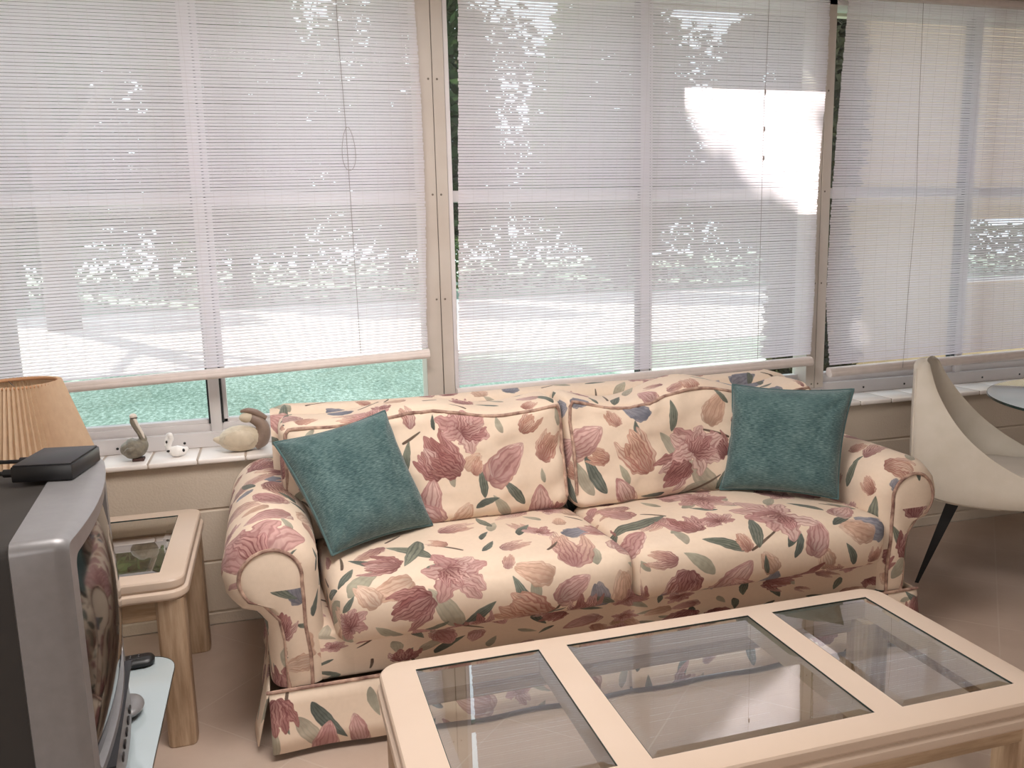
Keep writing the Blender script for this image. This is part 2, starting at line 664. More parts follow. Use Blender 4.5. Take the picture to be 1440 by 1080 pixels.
bl, _ = blind('left slatted white blind with a hanging cord loop, above the bird figurines', lambda t: (-1.05, .583 + .016 * math.sin(PI * min(1, t * 1.1))), .973, .035, .0175, 0)
q = []
for k in range(25):
    a = -PI * .5 + 2 * PI * k / 24
    q.append((.318 + .024 * math.cos(a) * (1 - .25 * math.sin(a)), YBL - .012, 1.752 + .078 * math.sin(a)))
cord(bl, q, 'cord_loop')
cord(bl, [(.300, YBL - .008, 2.39), (.304, YBL - .012, 2.1), (.312, YBL - .012, 1.83), (.318, YBL - .008, 1.3), (.322, YBL - .01, .99)])
bm_, _ = blind('middle slatted white blind behind the sofa with the bright sun patch', lambda t: (.757 - .052 * t, 2.373 - .042 * t + .006 * math.sin(9 * t)), .834, .019, .0195, 0)
cord(bm_, [(2.075, YBL - .008, 2.39), (2.066, YBL - .012, 2.06), (2.060, YBL - .012, 1.95), (2.062, YBL - .008, 1.4), (2.060, YBL - .012, .86)])
for zt_ in (1.995, 1.845, 1.725):
    MB().ellipsoid((2.063 - bm_.location.x, -.014, zt_ - bm_.location.z), (.004, .004, .012), 8, 6).build('cord_tassel', m_cord, bm_)
br_, _ = blind('right slatted white blind behind the cream dining chair', lambda t: (2.466 - .05 * math.sin(PI * .5 * min(1, t * 1.25)) + .035 * max(0, t - .8) * 5, 4.09), .800, .0165, .0205, 0)
cord(br_, [(2.845, YBL - .008, 2.39), (2.85, YBL - .012, 1.9), (2.862, YBL - .012, 1.55), (2.845, YBL - .012, 1.1), (2.838, YBL - .014, .83), (2.822, YBL - .03, .775)])

# ------------------------------------------------------------------ outdoors
struct(MB().add([(-40, .26, -.16), (46, .26, -.16), (46, 70, -.16), (-40, 70, -.16)], [(0, 1, 2, 3)]).build('lawn', m_lawn, smooth=False), 'green lawn outside the windows', 'lawn')
struct(MB().box(-40, 46, 8.3, 19.6, -.17, -.145).build('driveway', m_drive, smooth=False), 'pale concrete driveway beyond the near lawn', 'driveway')
ev = MB()
ev.box(XL - .6, XR + .6, .24, .50, 2.47, 2.56)
ev.box(XL - .6, XR + .6, .48, .52, 2.43, 2.60)
struct(ev.build('trim_eave', m_soffit, smooth=False), 'roof overhang above the windows outside', 'eave')


def tree(name, label, base, crowns, trunk_r, leafmat, nleaf, leaf, seed):
    rg = random.Random(seed)
    root = thing(name, label, 'tree', base, group='trees beyond the lawn')
    bx, by, bz = base
    cs = [(Vector(c) - Vector(base), r) for c, r in crowns]
    mid = sum((c for c, _ in cs), Vector()) / len(cs)
    tb = MB()
    tb.tube([(0, 0, -.05), (mid.x * .15, mid.y * .15, mid.z * .35), (mid.x * .6, mid.y * .6, mid.z * .75), tuple(mid)],
            [trunk_r * 1.3, trunk_r, trunk_r * .8, trunk_r * .3], 10)
    for c, r in cs:
        st = Vector((mid.x * .3, mid.y * .3, mid.z * .5))
        tb.tube([st, (st + c) / 2 + Vector((0, 0, -.2)), c], [trunk_r * .5, trunk_r * .35, trunk_r * .12], 6)
    tb.build('trunk', m_bark, root)
    lb = MB()
    tot = sum(r[0] * r[1] * r[2] for _, r in cs) ** (1)
    for c, r in cs:
        m = max(int(nleaf * (r[0] * r[1] * r[2]) / tot), 420)
        for k in range(m):
            while True:
                d = Vector((rg.gauss(0, 1), rg.gauss(0, 1), rg.gauss(0, 1)))
                if d.length > .01:
                    break
            d.normalize()
            rad = rg.uniform(.45, 1.0) ** .5
            lump = 1 + .22 * noise.noise(d * 2.3 + Vector((seed, 0, 0)))
            p = c + Vector((d.x * r[0], d.y * r[1], d.z * r[2])) * rad * lump
            a = Vector((rg.gauss(0, 1), rg.gauss(0, 1), rg.gauss(0, .6))).normalized()
            bvec = a.orthogonal().normalized()
            bvec.rotate(Matrix.Rotation(rg.uniform(0, 6.28), 3, a))
            s = leaf * rg.uniform(.6, 1.3)
            e1, e2 = a * s * .55, bvec * s * .26
            lb.add([p - e1, p + e2, p + e1, p - e2], [(0, 1, 2, 3)])
    # foliage is built without merging so that leaves stay separate
    me = bpy.data.meshes.new('crown')
    me.from_pydata([tuple(p) for p in lb.v], [], lb.f)
    me.materials.append(leafmat)
    o = bpy.data.objects.new('crown', me)
    COL.objects.link(o)
    o.parent = root
    return root


def sunpt(xp, zp, s):
    """a point at horizontal distance s towards the sun from a spot on the blinds"""
    return (xp - s * math.sin(SUN_AZ), YBL + s * math.cos(SUN_AZ), zp + s * math.tan(SUN_EL))


c1 = sunpt(.25, 1.55, 6.2)
tree('broad_tree', 'large shade tree nearest the left window', (c1[0] + .3, c1[1] + .2, -.16),
     [(c1, (1.2, .9, 1.0)), (sunpt(-1.0, 1.7, 6.4), (1.0, .8, .9)), (sunpt(1.15, 1.15, 6.1), (.55, .5, .6)), (sunpt(1.75, .75, 6.2), (.62, .5, .42)), (sunpt(1.70, 1.40, 6.2), (.36, .2, .36)), (sunpt(1.40, 1.75, 6.2), (.26, .2, .34)), (sunpt(2.12, 1.15, 6.2), (.34, .2, .30))], .2, m_leaf[0], 9000, .24, 3)
c2 = sunpt(3.45, 1.5, 8.0)
tree('broad_tree', 'tall shade tree straight beyond the middle window', (-3.4, 8.4, -.16),
     [(c2, (.9, .8, .9)), (sunpt(4.3, 1.6, 8.0), (1.0, .8, .9)), (sunpt(2.82, .9, 7.8), (.42, .4, .5))], .22, m_leaf[2], 7000, .26, 5)
gx, gy = .2, 5.6
tree('broad_tree', 'spreading shade tree farther out beyond the left window', (-4.0, 15.5, -.16),
     [((gx - 3.6, gy + 6.2, 5.9), (2.6, 2.3, 1.9)), ((gx - 5.2, gy + 6.0, 5.4), (1.9, 1.9, 1.6)), ((gx - 1.6, gy + 6.2, 5.6), (1.9, 1.9, 1.5))], .25, m_leaf[1], 11000, .32, 8)
wl = thing('garden_wall', 'beige stucco wall of an outbuilding outside the right window', 'wall', (8.0, 2.6, -.16))
wb = MB()
for x0, x1, z0, z1 in ((-4.05, -2.35, 0, 3.2), (-2.35, -1.45, 0, 1.12), (-2.35, -1.45, 1.66, 3.2), (-1.45, 5, 0, 3.2)):
    wb.box(x0, x1, 0, .16, z0, z1)
wb.build('masonry', simple('beige_stucco', srgb(172, 144, 110), srgb(182, 154, 120), 3, 0.9), wl, smooth=False)
spec = []
for k, tx in enumerate((-13.5, -7.2, -.8, 5.6, 12.0, 18.4, 24.8)):
    spec.append((tx + rnd.uniform(-.3, .3), 24.0 + (k % 2) * .6, rnd.uniform(9.6, 11.0), 2.45))
for k, tx in enumerate((-13, -4, 5.2, 14.4, 23.5)):
    spec.append((tx + rnd.uniform(-.4, .4), 33.0, rnd.uniform(11.5, 13.0), 3.6))
for k, tx in enumerate((-9.5, 2.0, 13.5, 25.5)):
    spec.append((tx + rnd.uniform(-.4, .4), 44.0, rnd.uniform(12.5, 14.5), 4.4))
rows = ['front row', 'second row', 'back row']
ords = ['leftmost', 'second from the left', 'third from the left', 'fourth from the left', 'fifth from the left', 'sixth from the left', 'rightmost']
for i, (tx, ty, h, r) in enumerate(spec):
    row = 0 if i < 7 else 1 if i < 12 else 2
    k, m = (i, 7) if row == 0 else (i - 7, 5) if row == 1 else (i - 12, 4)
    lab = 'leafy tree in the %s beyond the lawn, %s' % (rows[row], 'rightmost' if k == m - 1 else ords[k])
    tree('leafy_tree', lab, (tx, ty, -.16), [((tx, ty, h * .56), (r * .95, r * .9, h * .46)), ((tx - r * .45, ty, h * .34), (r * .6, r * .6, h * .24)), ((tx + r * .45, ty + .2, h * .36), (r * .6, r * .6, h * .26))],
         .24, m_leaf[i % 3], 4600, .50, 20 + i)
tree('added_shrub', 'tall narrow shrub added outside to cover the sunlit end of the outbuilding wall', (3.86, 2.2, -.16), [((3.86, 2.2, .75), (.36, .24, .95)), ((3.86, 2.2, 2.3), (.34, .24, 1.25))], .04, m_leaf[2], 5000, .13, 77)  # added to hide the bright wall end and gap seen past the blinds
hd = thing('hedge', 'long clipped hedge along the far side of the lawn', 'hedge', (5, 20.6, -.16))
hm = MB()
rg = random.Random(4)
for k in range(9000):
    p = Vector((rg.uniform(-22, 22), rg.uniform(-.5, .5), rg.uniform(0, 1) ** .6 * (1.7 + .25 * noise.noise(Vector((k * .01, 0, 0))))))
    a = Vector((rg.gauss(0, 1), rg.gauss(0, 1), rg.gauss(0, .6))).normalized()
    c = a.orthogonal().normalized()
    c.rotate(Matrix.Rotation(rg.uniform(0, 6.28), 3, a))
    hm.add([p - a * .13, p + c * .07, p + a * .13, p - c * .07], [(0, 1, 2, 3)])
me = bpy.data.meshes.new('foliage')
me.from_pydata([tuple(p) for p in hm.v], [], hm.f)
me.materials.append(m_leaf[1])
o = bpy.data.objects.new('foliage', me)
COL.objects.link(o)
o.parent = hd

# ------------------------------------------------------------------ floral upholstery
# printed cloth: motifs lie in cloth coordinates (metres); each row of the cloth covers one kind of sofa part
CW, CH, PPM = 2.5, 3.4, 800
ROW = {'seat': (.2, .30), 'back': (.2, 1.05), 'armL': (1.05, 2.27), 'armR': (2.15, 2.27), 'front': (.2, 2.92)}


def cuv(part, u, v):
    o = ROW[part]
    return ((u + o[0]) / CW, (v + o[1]) / CH)


MOTIF = {}
MOTIF['seat'] = (
    'O .385 .065 .522 -.031|P .318 .011 .202 -.021|C .367 -.052 .259 -.098|G .454 -.176 .376 -.029|L .454 -.176 .540 -.086|'
    'R .714 -.185 .568 -.079|L .671 -.129 .601 -.033|G .669 -.120 .680 -.019|B .752 -.110 .838 -.054|S .705 -.184 .760 -.116|'
    'P .730 -.044 .626 .015|U .888 -.185 .868 -.077|P .974 -.202 .958 -.053|L .930 -.168 .856 -.116|L .710 -.176 .769 -.155|'
    'K .802 -.018 .848 .205|L .397 .108 .312 .237|L .388 .249 .335 .089|K .470 .300 .597 .340|L .647 .307 .619 .408|'
    'P .214 -.053 .162 .023|G .133 -.020 .229 .109|K .284 .240 .191 .181|C 1.173 -.082 1.140 -.199|B 1.287 -.188 1.384 -.086|'
    'U 1.471 -.239 1.486 -.129|L 1.452 -.129 1.432 -.069|C 1.562 -.267 1.708 -.194|O 1.639 .112 1.446 .090|P 1.850 -.049 1.734 .014|'
    'B 1.621 -.074 1.663 .033|L 1.745 .104 1.688 .200|U 1.906 -.051 1.792 .032|K 1.207 .208 1.070 .146|L 1.370 -.042 1.251 .031|'
    'B .967 .047 1.081 .121|L .991 .182 1.205 .193|K 1.156 .372 1.018 .324|O 1.473 .341 1.320 .294|L 1.418 -.038 1.452 .103|'
    'P 1.478 -.128 1.429 -.054|G 1.258 -.103 1.173 -.017|P 1.684 -.143 1.640 -.064|L 1.780 -.149 1.751 -.061|R 1.850 -.153 1.867 -.093|'
    'G 1.045 -.069 .986 -.027|K .616 .122 .716 .150|L .111 -.067 .153 -.021|G .284 -.179 .206 -.124|S 1.390 -.044 1.515 .035|'
    'K .808 .450 .685 .376'
    )
MOTIF['back'] = (
    'O .576 .272 .629 .414|C .514 .180 .449 .293|C .574 .189 .485 .256|P .590 .197 .648 .236|R .618 .175 .652 .221|'
    'B .461 .065 .481 .169|P .548 -.007 .603 .079|L .619 .063 .692 .097|L .652 .094 .647 .192|G .550 .140 .538 .202|'
    'B .687 .159 .795 .253|R .866 .196 .922 .289|L .794 .054 .727 .145|B .854 -.007 .853 .107|G .738 -.002 .695 .099|'
    'G .870 .121 .858 .167|R .802 .302 .854 .368|L .501 .327 .495 .376|K .296 .420 .170 .453|G .108 .383 .078 .344|'
    'B .979 .209 1.091 .288|R 1.257 .124 1.178 .268|L 1.244 .226 1.215 .309|O 1.418 .129 1.490 .271|P 1.507 .269 1.570 .371|'
    'G 1.388 .148 1.329 .255|C 1.419 .142 1.310 .082|L 1.096 .060 1.020 .185|G 1.049 .057 .986 .167|B 1.186 .012 1.138 .104|'
    'G 1.181 .087 1.154 .154|W 1.534 .020 1.419 .140|L 1.534 .020 1.564 .116|R 1.161 .298 1.131 .367|U 1.276 .327 1.187 .396|'
    'L 1.363 .255 1.382 .364|L 1.597 .342 1.549 .394|L 1.318 .040 1.237 .022|K .421 .338 .392 .437|B .198 .357 .145 .268|'
    'C .055 .276 .127 .339|G .730 .313 .710 .376|S 1.414 .020 1.537 .086|B 1.732 .230 1.832 .303|R 1.688 .099 1.782 .117|'
    'B .277 .161 .342 .250|L .364 .057 .347 .154'
    )
MOTIF['armL'] = (
    'K -.406 .334 -.279 .184|K -.406 .203 -.547 .123|K -.561 .380 -.629 .212|O -1.082 .211 -.698 .337|P -1.153 .157 -.839 .045|'
    'L -.979 .182 -.923 .099|S -1.069 .214 -1.193 .161|C -.223 .242 -.105 .181|R -.752 .097 -.735 .012|G .189 .382 -.007 .273'
    )
MOTIF['armR'] = (
    'K -.768 .126 -.702 .248|U -.948 .035 -.919 .108|P -1.002 .003 -1.001 .093|R -.872 .013 -.812 .058|L -.845 -.144 -.892 -.008|'
    'S -.969 .022 -.916 -.045|L -.738 .088 -.754 .128|R -.698 .128 -.671 .198|G -.936 .167 -1.007 .131'
    )
MOTIF['front'] = (
    'L -.065 .511 .003 .446|G -.042 .547 .014 .465|C -.040 .337 -.018 .408|L .010 .375 .055 .360|U .027 .435 .004 .520|'
    'L .153 .207 .162 .292|C .116 .282 .068 .265|K .096 .208 .135 .240|C .376 .291 .344 .268|C .503 .289 .470 .263|'
    'K .254 .289 .212 .268|L .304 .275 .285 .310|G -.011 .112 .063 .010|L .034 .146 .104 .033|B .163 .016 .149 .090|'
    'L -.053 .111 -.029 .072|S -.027 .192 -.038 .108|C -.061 .166 -.054 .068|G .197 .162 .209 .083|C 2.045 .446 2.053 .545|'
    'C 2.020 .307 2.050 .410|L 2.000 .333 1.977 .424|B 1.929 .474 1.942 .532|R 2.086 .232 2.025 .266|P .045 .264 -.032 .256|'
    'K .688 .291 .654 .263|C .846 .271 .800 .269|L .939 .276 .986 .292|C 1.130 .275 1.070 .275|C 1.305 .263 1.242 .263|'
    'C 1.459 .255 1.407 .258|L 1.757 .222 1.701 .248|G 2.003 .153 2.047 .160|P -.030 .287 -.064 .335|C -.058 .282 -.079 .337|'
    'K .364 .232 .446 .196'
    )



def paint_cloth():
    W_, H_ = int(CW * PPM), int(CH * PPM)
    rg = np.random.RandomState(11)

    def lownoise(cells, amp):
        gy, gx = int(cells * H_ / W_) + 2, cells + 2
        g = rg.rand(gy, gx).astype(np.float32)
        yy = np.linspace(0, gy - 1.001, H_, dtype=np.float32)
        xx = np.linspace(0, gx - 1.001, W_, dtype=np.float32)
        y0, x0 = yy.astype(int), xx.astype(int)
        fy, fx = (yy - y0)[:, None], (xx - x0)[None, :]
        fy, fx = fy * fy * (3 - 2 * fy), fx * fx * (3 - 2 * fx)
        a = g[y0][:, x0] * (1 - fx) + g[y0][:, x0 + 1] * fx
        c = g[y0 + 1][:, x0] * (1 - fx) + g[y0 + 1][:, x0 + 1] * fx
        return (a * (1 - fy) + c * fy - .5) * amp
    wash = lownoise(60, 1.0) + lownoise(220, .8)
    img = np.empty((H_, W_, 3), np.float32)
    base = np.array([229, 208, 187], np.float32) / 255
    img[:] = base + (lownoise(14, .03) + lownoise(300, .012))[..., None]

    def petal(bx, by, ang, L, Wd, ca, cb, line, bend=0.0, alpha=.92, ruffle=.12, streak=.5, tip=.6, prof=.75):
        R = L * 1.15 + Wd
        x0, x1 = int((bx - R) * PPM), int((bx + R) * PPM) + 1
        y0, y1 = int((by - R) * PPM), int((by + R) * PPM) + 1
        x0, y0, x1, y1 = max(x0, 0), max(y0, 0), min(x1, W_), min(y1, H_)
        if x1 - x0 < 2 or y1 - y0 < 2:
            return
        yy, xx = np.mgrid[y0:y1, x0:x1].astype(np.float32)
        dx, dy = (xx + .5) / PPM - bx, (yy + .5) / PPM - by
        ca_, sa_ = math.cos(ang), math.sin(ang)
        a, b = dx * ca_ + dy * sa_, -dx * sa_ + dy * ca_
        t = a / L
        tc = np.clip(t, 0, 1)
        b = b - bend * L * tc * tc
        p1, p2 = rg.rand(2) * 6.28
        w = Wd * .5 * np.clip(np.sin(PI * tc ** prof), 0, 1) ** tip
        w = w * (1 + ruffle * np.sin(15 * tc + p1 + np.sign(b) * 1.3) + ruffle * .6 * np.sin(31 * tc + p2 + np.sign(b) * 2)) + 1e-5
        s = b / w
        px = 1.0 / PPM
        d = np.minimum((1 - np.abs(s)) * w, np.minimum(t, 1 - t) * L)
        m = np.clip(d / px + .5, 0, 1)
        if m.max() <= 0:
            return
        col = ca * (1 - tc[..., None]) * (.80 + .2 * tc[..., None]) + cb * tc[..., None] * (1.03 - .06 * (np.abs(s[..., None]) < .5))
        st = np.sin(s * (9 + 6 * rg.rand()) + 1.3 * np.sin(4 * tc + p1) + wash[y0:y1, x0:x1] * 2.2)
        k = np.clip((st - .3) * 1.8, 0, 1) * streak * 1.15 * np.clip(1.15 - tc * .5, 0, 1)
        edge = np.clip((np.abs(s) - .80) / .2, 0, 1) * .55 + np.clip((tc - .9) / .1, 0, 1) * .3
        vein = np.clip(1 - np.abs(b) / (1.2 * px), 0, 1) * .45 * (tc < .85)
        k = np.clip(np.maximum(np.maximum(k, edge), vein), 0, 1)[..., None]
        col = col * (1 - k) + line * k
        col = col + wash[y0:y1, x0:x1, None] * .07
        al = (m * alpha)[..., None]
        img[y0:y1, x0:x1] = img[y0:y1, x0:x1] * (1 - al) + col * al

    def c(*v):
        return np.array(v, np.float32) / 255
    PINK = [c(208, 170, 162), c(196, 154, 148), c(218, 188, 178), c(186, 140, 136)]
    WINE = [c(170, 122, 116), c(182, 138, 130), c(156, 104, 100)]
    RUST = [c(188, 148, 132), c(200, 164, 146), c(170, 126, 114)]
    PALE = [c(216, 182, 160), c(206, 170, 148), c(222, 196, 176)]
    LWINE, LROSE, LGREEN = c(104, 56, 58), c(136, 88, 88), c(58, 64, 62)
    GREEN = [c(118, 124, 112), c(100, 107, 100), c(134, 136, 120)]
    GREY = [c(168, 164, 144), c(178, 168, 150), c(154, 152, 136)]
    BLUE = [c(142, 142, 152), c(124, 126, 138), c(158, 152, 156)]
    pick = lambda l: l[rg.randint(len(l))]

    def motif(kind, x0, y0, x1, y1):
        dx, dy = x1 - x0, y1 - y0
        L, an = math.hypot(dx, dy), math.atan2(dy, dx)
        L = min(max(L, .02), .24)
        if kind == 'L':
            b = rg.choice([-1, 1]) * rg.uniform(.1, .3)
            petal(x0, y0, an - b * .5, L * 1.05, L * .30, pick(GREEN), pick(GREEN), LGREEN, b, .95, .04, .5, .8, .8)
        elif kind in 'GW':
            b = rg.choice([-1, 1]) * rg.uniform(.08, .25)
            petal(x0, y0, an - b * .5, L * 1.05, L * (.36 if kind == 'G' else .45), pick(GREY), pick(GREY), c(132, 132, 118), b, .85, .03, .35, .8, .8)
        elif kind == 'S':
            for k in range(2):
                petal(x0, y0, an - .12, L * 1.02, .009, c(120, 96, 82), c(104, 92, 80), c(90, 74, 66), .12, .9, 0, .2, .3, .6)
        elif kind == 'B':
            petal(x0 - dx * .15, y0 - dy * .15, an + .5, L * .8, L * .5, pick(PINK), pick(PALE), LROSE, -.25, .9, .06, .5)
            petal(x0 - dx * .15, y0 - dy * .15, an - .5, L * .8, L * .5, pick(PINK), pick(PALE), LROSE, .25, .9, .06, .5)
            for o_, s_ in ((.34, 1.0), (-.34, 1.0), (.12, 1.08), (-.08, .98)):
                petal(x0, y0, an + o_, L * s_, L * .55, pick(PINK), pick(PINK), LROSE, -o_ * .9, .9, .07, .5)
        elif kind in 'PU':
            cs, ln = (PALE, c(160, 120, 104)) if kind == 'P' else (BLUE, c(96, 96, 108))
            for o_ in (.45, -.45, .2, -.2, 0.0):
                petal(x0, y0, an + o_, L * rg.uniform(.85, 1.05), L * .5, pick(cs), pick(cs), ln, -o_ * .8, .85, .1, .45)
        elif kind == 'R':
            for o_ in (.75, -.75, .4, -.4, .1, -.15):
                petal(x0, y0, an + o_, L * rg.uniform(.7, 1.1), L * .34, pick(RUST), pick(PALE), c(140, 78, 70), -o_ * .6, .9, .16, .6, .6, .9)
        elif kind == 'C':
            for o_ in (1.0, -1.0, .6, -.6, .3, -.3, 0.0):
                petal(x0, y0, an + o_, L * rg.uniform(.7, 1.12), L * .36, pick(WINE), pick(PINK if rg.rand() < .4 else WINE), LWINE, -o_ * .5, .92, .18, .65, .6, .9)
        elif kind == 'O':
            x0, y0 = x0 + dx * .4, y0 + dy * .4
            for k in range(7):
                petal(x0, y0, an + (k - 3) * .75 + rg.uniform(-.2, .2), L * rg.uniform(.5, .78), L * .42, pick(PINK), pick(PINK), LROSE, rg.uniform(-.3, .3), .9, .16, .55)
            for k in range(6):
                petal(x0 - dx * .1, y0 - dy * .1, an + rg.uniform(-1.5, 1.5), L * rg.uniform(.3, .6), L * .26, pick(WINE), pick(PINK), LWINE, rg.uniform(-.4, .4), .9, .2, .65)
        elif kind == 'K':
            for k in range(6):
                o_ = rg.uniform(-.7, .7)
                petal(x0, y0, an + o_, L * rg.uniform(.6, 1.1), L * .26, pick(PINK), pick(PALE), pick([LROSE, LWINE]), -o_ * .6, .8, .15, .7)
    done = []
    for part, txt in MOTIF.items():
        ou, ov = ROW[part]
        for it in txt.split('|'):
            k, *p = it.split()
            p = [float(q_) for q_ in p]
            done.append((k, p[0] + ou, p[1] + ov, p[2] + ou, p[3] + ov))
    # the print goes on over the rest of the cloth
    extra = []
    for n_ in range(4200):
        x, y = rg.uniform(.05, CW - .05), rg.uniform(.05, CH - .05)
        if min([(x - (d_[1] + d_[3]) / 2) ** 2 + (y - (d_[2] + d_[4]) / 2) ** 2 for d_ in done] + [9]) < .078 ** 2:
            continue
        k = 'OBCBRPLGLUKWCSLGSL'[rg.randint(18)]
        an, L = rg.uniform(.2, 2.9), rg.uniform(.06, .12)
        done.append((k, x, y, x + L * math.cos(an), y + L * math.sin(an)))
    order = 'WGUPKSLRBCO'
    for d_ in sorted(done, key=lambda q_: order.index(q_[0])):
        motif(*d_)
    out = np.ones((H_, W_, 4), np.float32)
    out[..., :3] = np.clip(img, 0, 1)
    im = bpy.data.images.new('floral_cloth', W_, H_)
    im.pixels.foreach_set(out.ravel())
    im.update()
    im.pack()
    return im


def make_floral():
    t = NT('floral_chintz')
    tx = t.n('ShaderNodeTexImage')
    tx.image = paint_cloth()
    tx.extension = 'REPEAT'
    uv = t.n('ShaderNodeUVMap')
    t.l(uv.outputs['UV'], tx.inputs['Vector'])
    wv = t.noise(t.coord('Object'), 900, 2)
    wr = t.noise(t.coord('Object', (1, 1, 1)), 9, 3, .5)
    ad = t.n('ShaderNodeMath', operation='MULTIPLY_ADD')
    t.l(wr, ad.inputs[0])
    ad.inputs[1].default_value = 9.0
    t.l(wv, ad.inputs[2])
    t.principled(tx.outputs['Color'], 0.82, 0, 0.2, t.bump(ad.outputs[0], 0.22, 0.0035), 0.1)
    return t.m


m_floral = make_floral()
m_piping = simple('print_shadow_piping', srgb(118, 84, 76), srgb(206, 174, 154), 34, 0.85)  # print colours, darkened for the shadow lines along the piping


def cushion(name, parent, half, n, r, deform, uvf, mat=None, loc=(0, 0, 0)):
    """rounded box with dense faces; deform(p, q) moves point p of unit-cube parameter q; uvf(face, q) gives cloth uv"""
    hx, hy, hz = half
    mb = MB()

    def P(q):
        p = Vector((q[0] * hx, q[1] * hy, q[2] * hz))
        inn = Vector((max(-hx + r, min(hx - r, p.x)), max(-hy + r, min(hy - r, p.y)), max(-hz + r, min(hz - r, p.z))))
        d = p - inn
        if d.length > 1e-9:
            p = inn + d.normalized() * r
        return deform(p, q) + Vector(loc)

    def par(k, m):
        t_ = -1 + 2 * k / m
        return t_ * (1.35 - .35 * t_ * t_)
    axes = {'+x': (0, 1), '-x': (0, -1), '+y': (1, 1), '-y': (1, -1), '+z': (2, 1), '-z': (2, -1)}
    for fname, (ax, sg) in axes.items():
        a1, a2 = [a for a in (0, 1, 2) if a != ax]
        m1, m2 = n[a1], n[a2]
        vs, qs = [], []
        for i in range(m1 + 1):
            for j in range(m2 + 1):
                q = [0, 0, 0]
                q[ax] = sg
                q[a1], q[a2] = max(-1, min(1, par(i, m1))), max(-1, min(1, par(j, m2)))
                vs.append(P(q))
                qs.append(tuple(q))
        fs, us = [], []
        for i in range(m1):
            for j in range(m2):
                f = (i * (m2 + 1) + j, (i + 1) * (m2 + 1) + j, (i + 1) * (m2 + 1) + j + 1, i * (m2 + 1) + j + 1)
                fs.append(f)
                us.append([uvf(fname, qs[k]) for k in f])
        mb.add(vs, fs, us)
    return mb.build(name, mat or m_floral, parent, angle=70)


sofa = thing('sofa', 'floral two-cushion sofa with rolled arms under the middle window', 'sofa', (1.0, -.5, 0))
SO = Vector((1.0, -.5, 0))
XC = 1.0
YF = -.915           # front plane of arms and base


def S(p):
    return Vector(p) - SO


# base and back frame
def box_uv(part, du=0.0, dv=0.0):
    def f(p):
        return cuv(part, p.x + SO.x + du, p.z + dv)
    return f


bb = MB()


def upanel(mb, x0, x1, y, z0, z1, part='front', dv=0.0, nx=24, nz=4, fy=None):
    """vertical printed panel facing the room"""
    rings, uvs = [], {}
    for i in range(nz + 1):
        z = z0 + (z1 - z0) * i / nz
        rings.append([S((x0 + (x1 - x0) * j / nx, y + (fy(x0 + (x1 - x0) * j / nx, z) if fy else 0), z)) for j in range(nx + 1)])
    mb.loft(rings, False, uv=lambda i, j: cuv(part, x0 + (x1 - x0) * j / nx, z0 + (z1 - z0) * i / nz + dv))


def solid(mb, x0, x1, y0, y1, z0, z1, part='front', dv=0.0, bev=.012):
    t = MB().box(x0, x1, y0, y1, z0, z1, bev, 3)
    us = [[cuv(part, t.v[k][0] + .4 * t.v[k][1], t.v[k][2] + dv + (.5 * t.v[k][1] if abs(z1 - t.v[k][2]) < .02 else 0)) for k in f] for f in t.f]
    mb.add([S(p) for p in t.v], t.f, us)


solid(bb, .06, 1.94, YF + .015, -.08, .185, .33)
bb.build('seat_base', m_floral, sofa)
kb = MB()
# raked back frame with a soft top edge
prof = []
NX = 40
for yb, zb_ in ((-.30, .30), (-.235, .72), (-.215, .815), (-.195, .842), (-.165, .852), (-.12, .852), (-.09, .842), (-.07, .815), (-.045, .5), (-.045, .12)):
    row = []
    for j in range(NX + 1):
        u = j / NX
        x = -.028 + 2.052 * u
        e = min(u, 1 - u)
        dz = (-.006 * math.sin(9 * u) - .012 * math.sin(PI * u)) * (zb_ > .7) - (.018 * (1 - smoothstep(0, .012, e))) * (zb_ > .78)
        row.append(S((x, yb, zb_ + dz)))
    prof.append(row)
acc = [0]
for i in range(1, len(prof)):
    acc.append(acc[-1] + (prof[i][NX // 2] - prof[i - 1][NX // 2]).length)
kb.loft(prof, False, uv=lambda i, j: cuv('back', -.028 + 2.052 * j / NX, .03 + acc[i]))
for j in (0, NX):
    kb.add([r[j] for r in prof], [tuple(range(len(prof)))], [[cuv('back', .3 + r[j].y, r[j].z) for r in prof]])
kb.build('back_frame', m_floral, sofa)

# seat cushions
YS0, YS1 = -.945, -.40


def seat(x0, x1, sh, ph):
    hx, hy, hz = (x1 - x0) / 2, (YS1 - YS0) / 2, .088
    cx, cy, cz = (x0 + x1) / 2, (YS0 + YS1) / 2, .378

    def deform(p, q):
        a, b_ = q[0], q[1]
        crown = (1 - a * a) * (1 - b_ * b_)
        if q[2] > 0:
            p.z += .022 * crown * q[2] - .010 * (max(0, b_)) ** 2
        bul = (1 - a ** 4) * (1 - q[2] ** 2)
        if b_ < 0:
            p.y -= .018 * bul * (-b_) ** 3
        w = noise.noise(Vector((p.x * 6 + ph, p.y * 6, p.z * 6))) * .006
        p.z += w * (q[2] > .2)
        p.y += w * .6
        p.x += sh * (b_) * .5
        return p

    def uvf(f, q):
        U = cx + q[0] * hx
        if f == '+z':
            return cuv('seat', U, (q[1] + 1) * hy * .97)
        if f == '-y':
            return cuv('seat', U, (q[2] - 1) * hz)
        if f == '-z':
            return cuv('seat', U, -2 * hz - (q[1] + 1) * hy * .2)
        return cuv('seat', U + (q[2] - 1) * hz * q[0], (q[1] + 1) * hy)
    o = cushion('seat_cushion', sofa, (hx, hy, hz), (34, 22, 8), .05, deform, uvf, loc=S((cx, cy, cz)))
    return o


seat(.098, 1.005, -.03, 0)
seat(1.005, 1.925, -.03, 5)


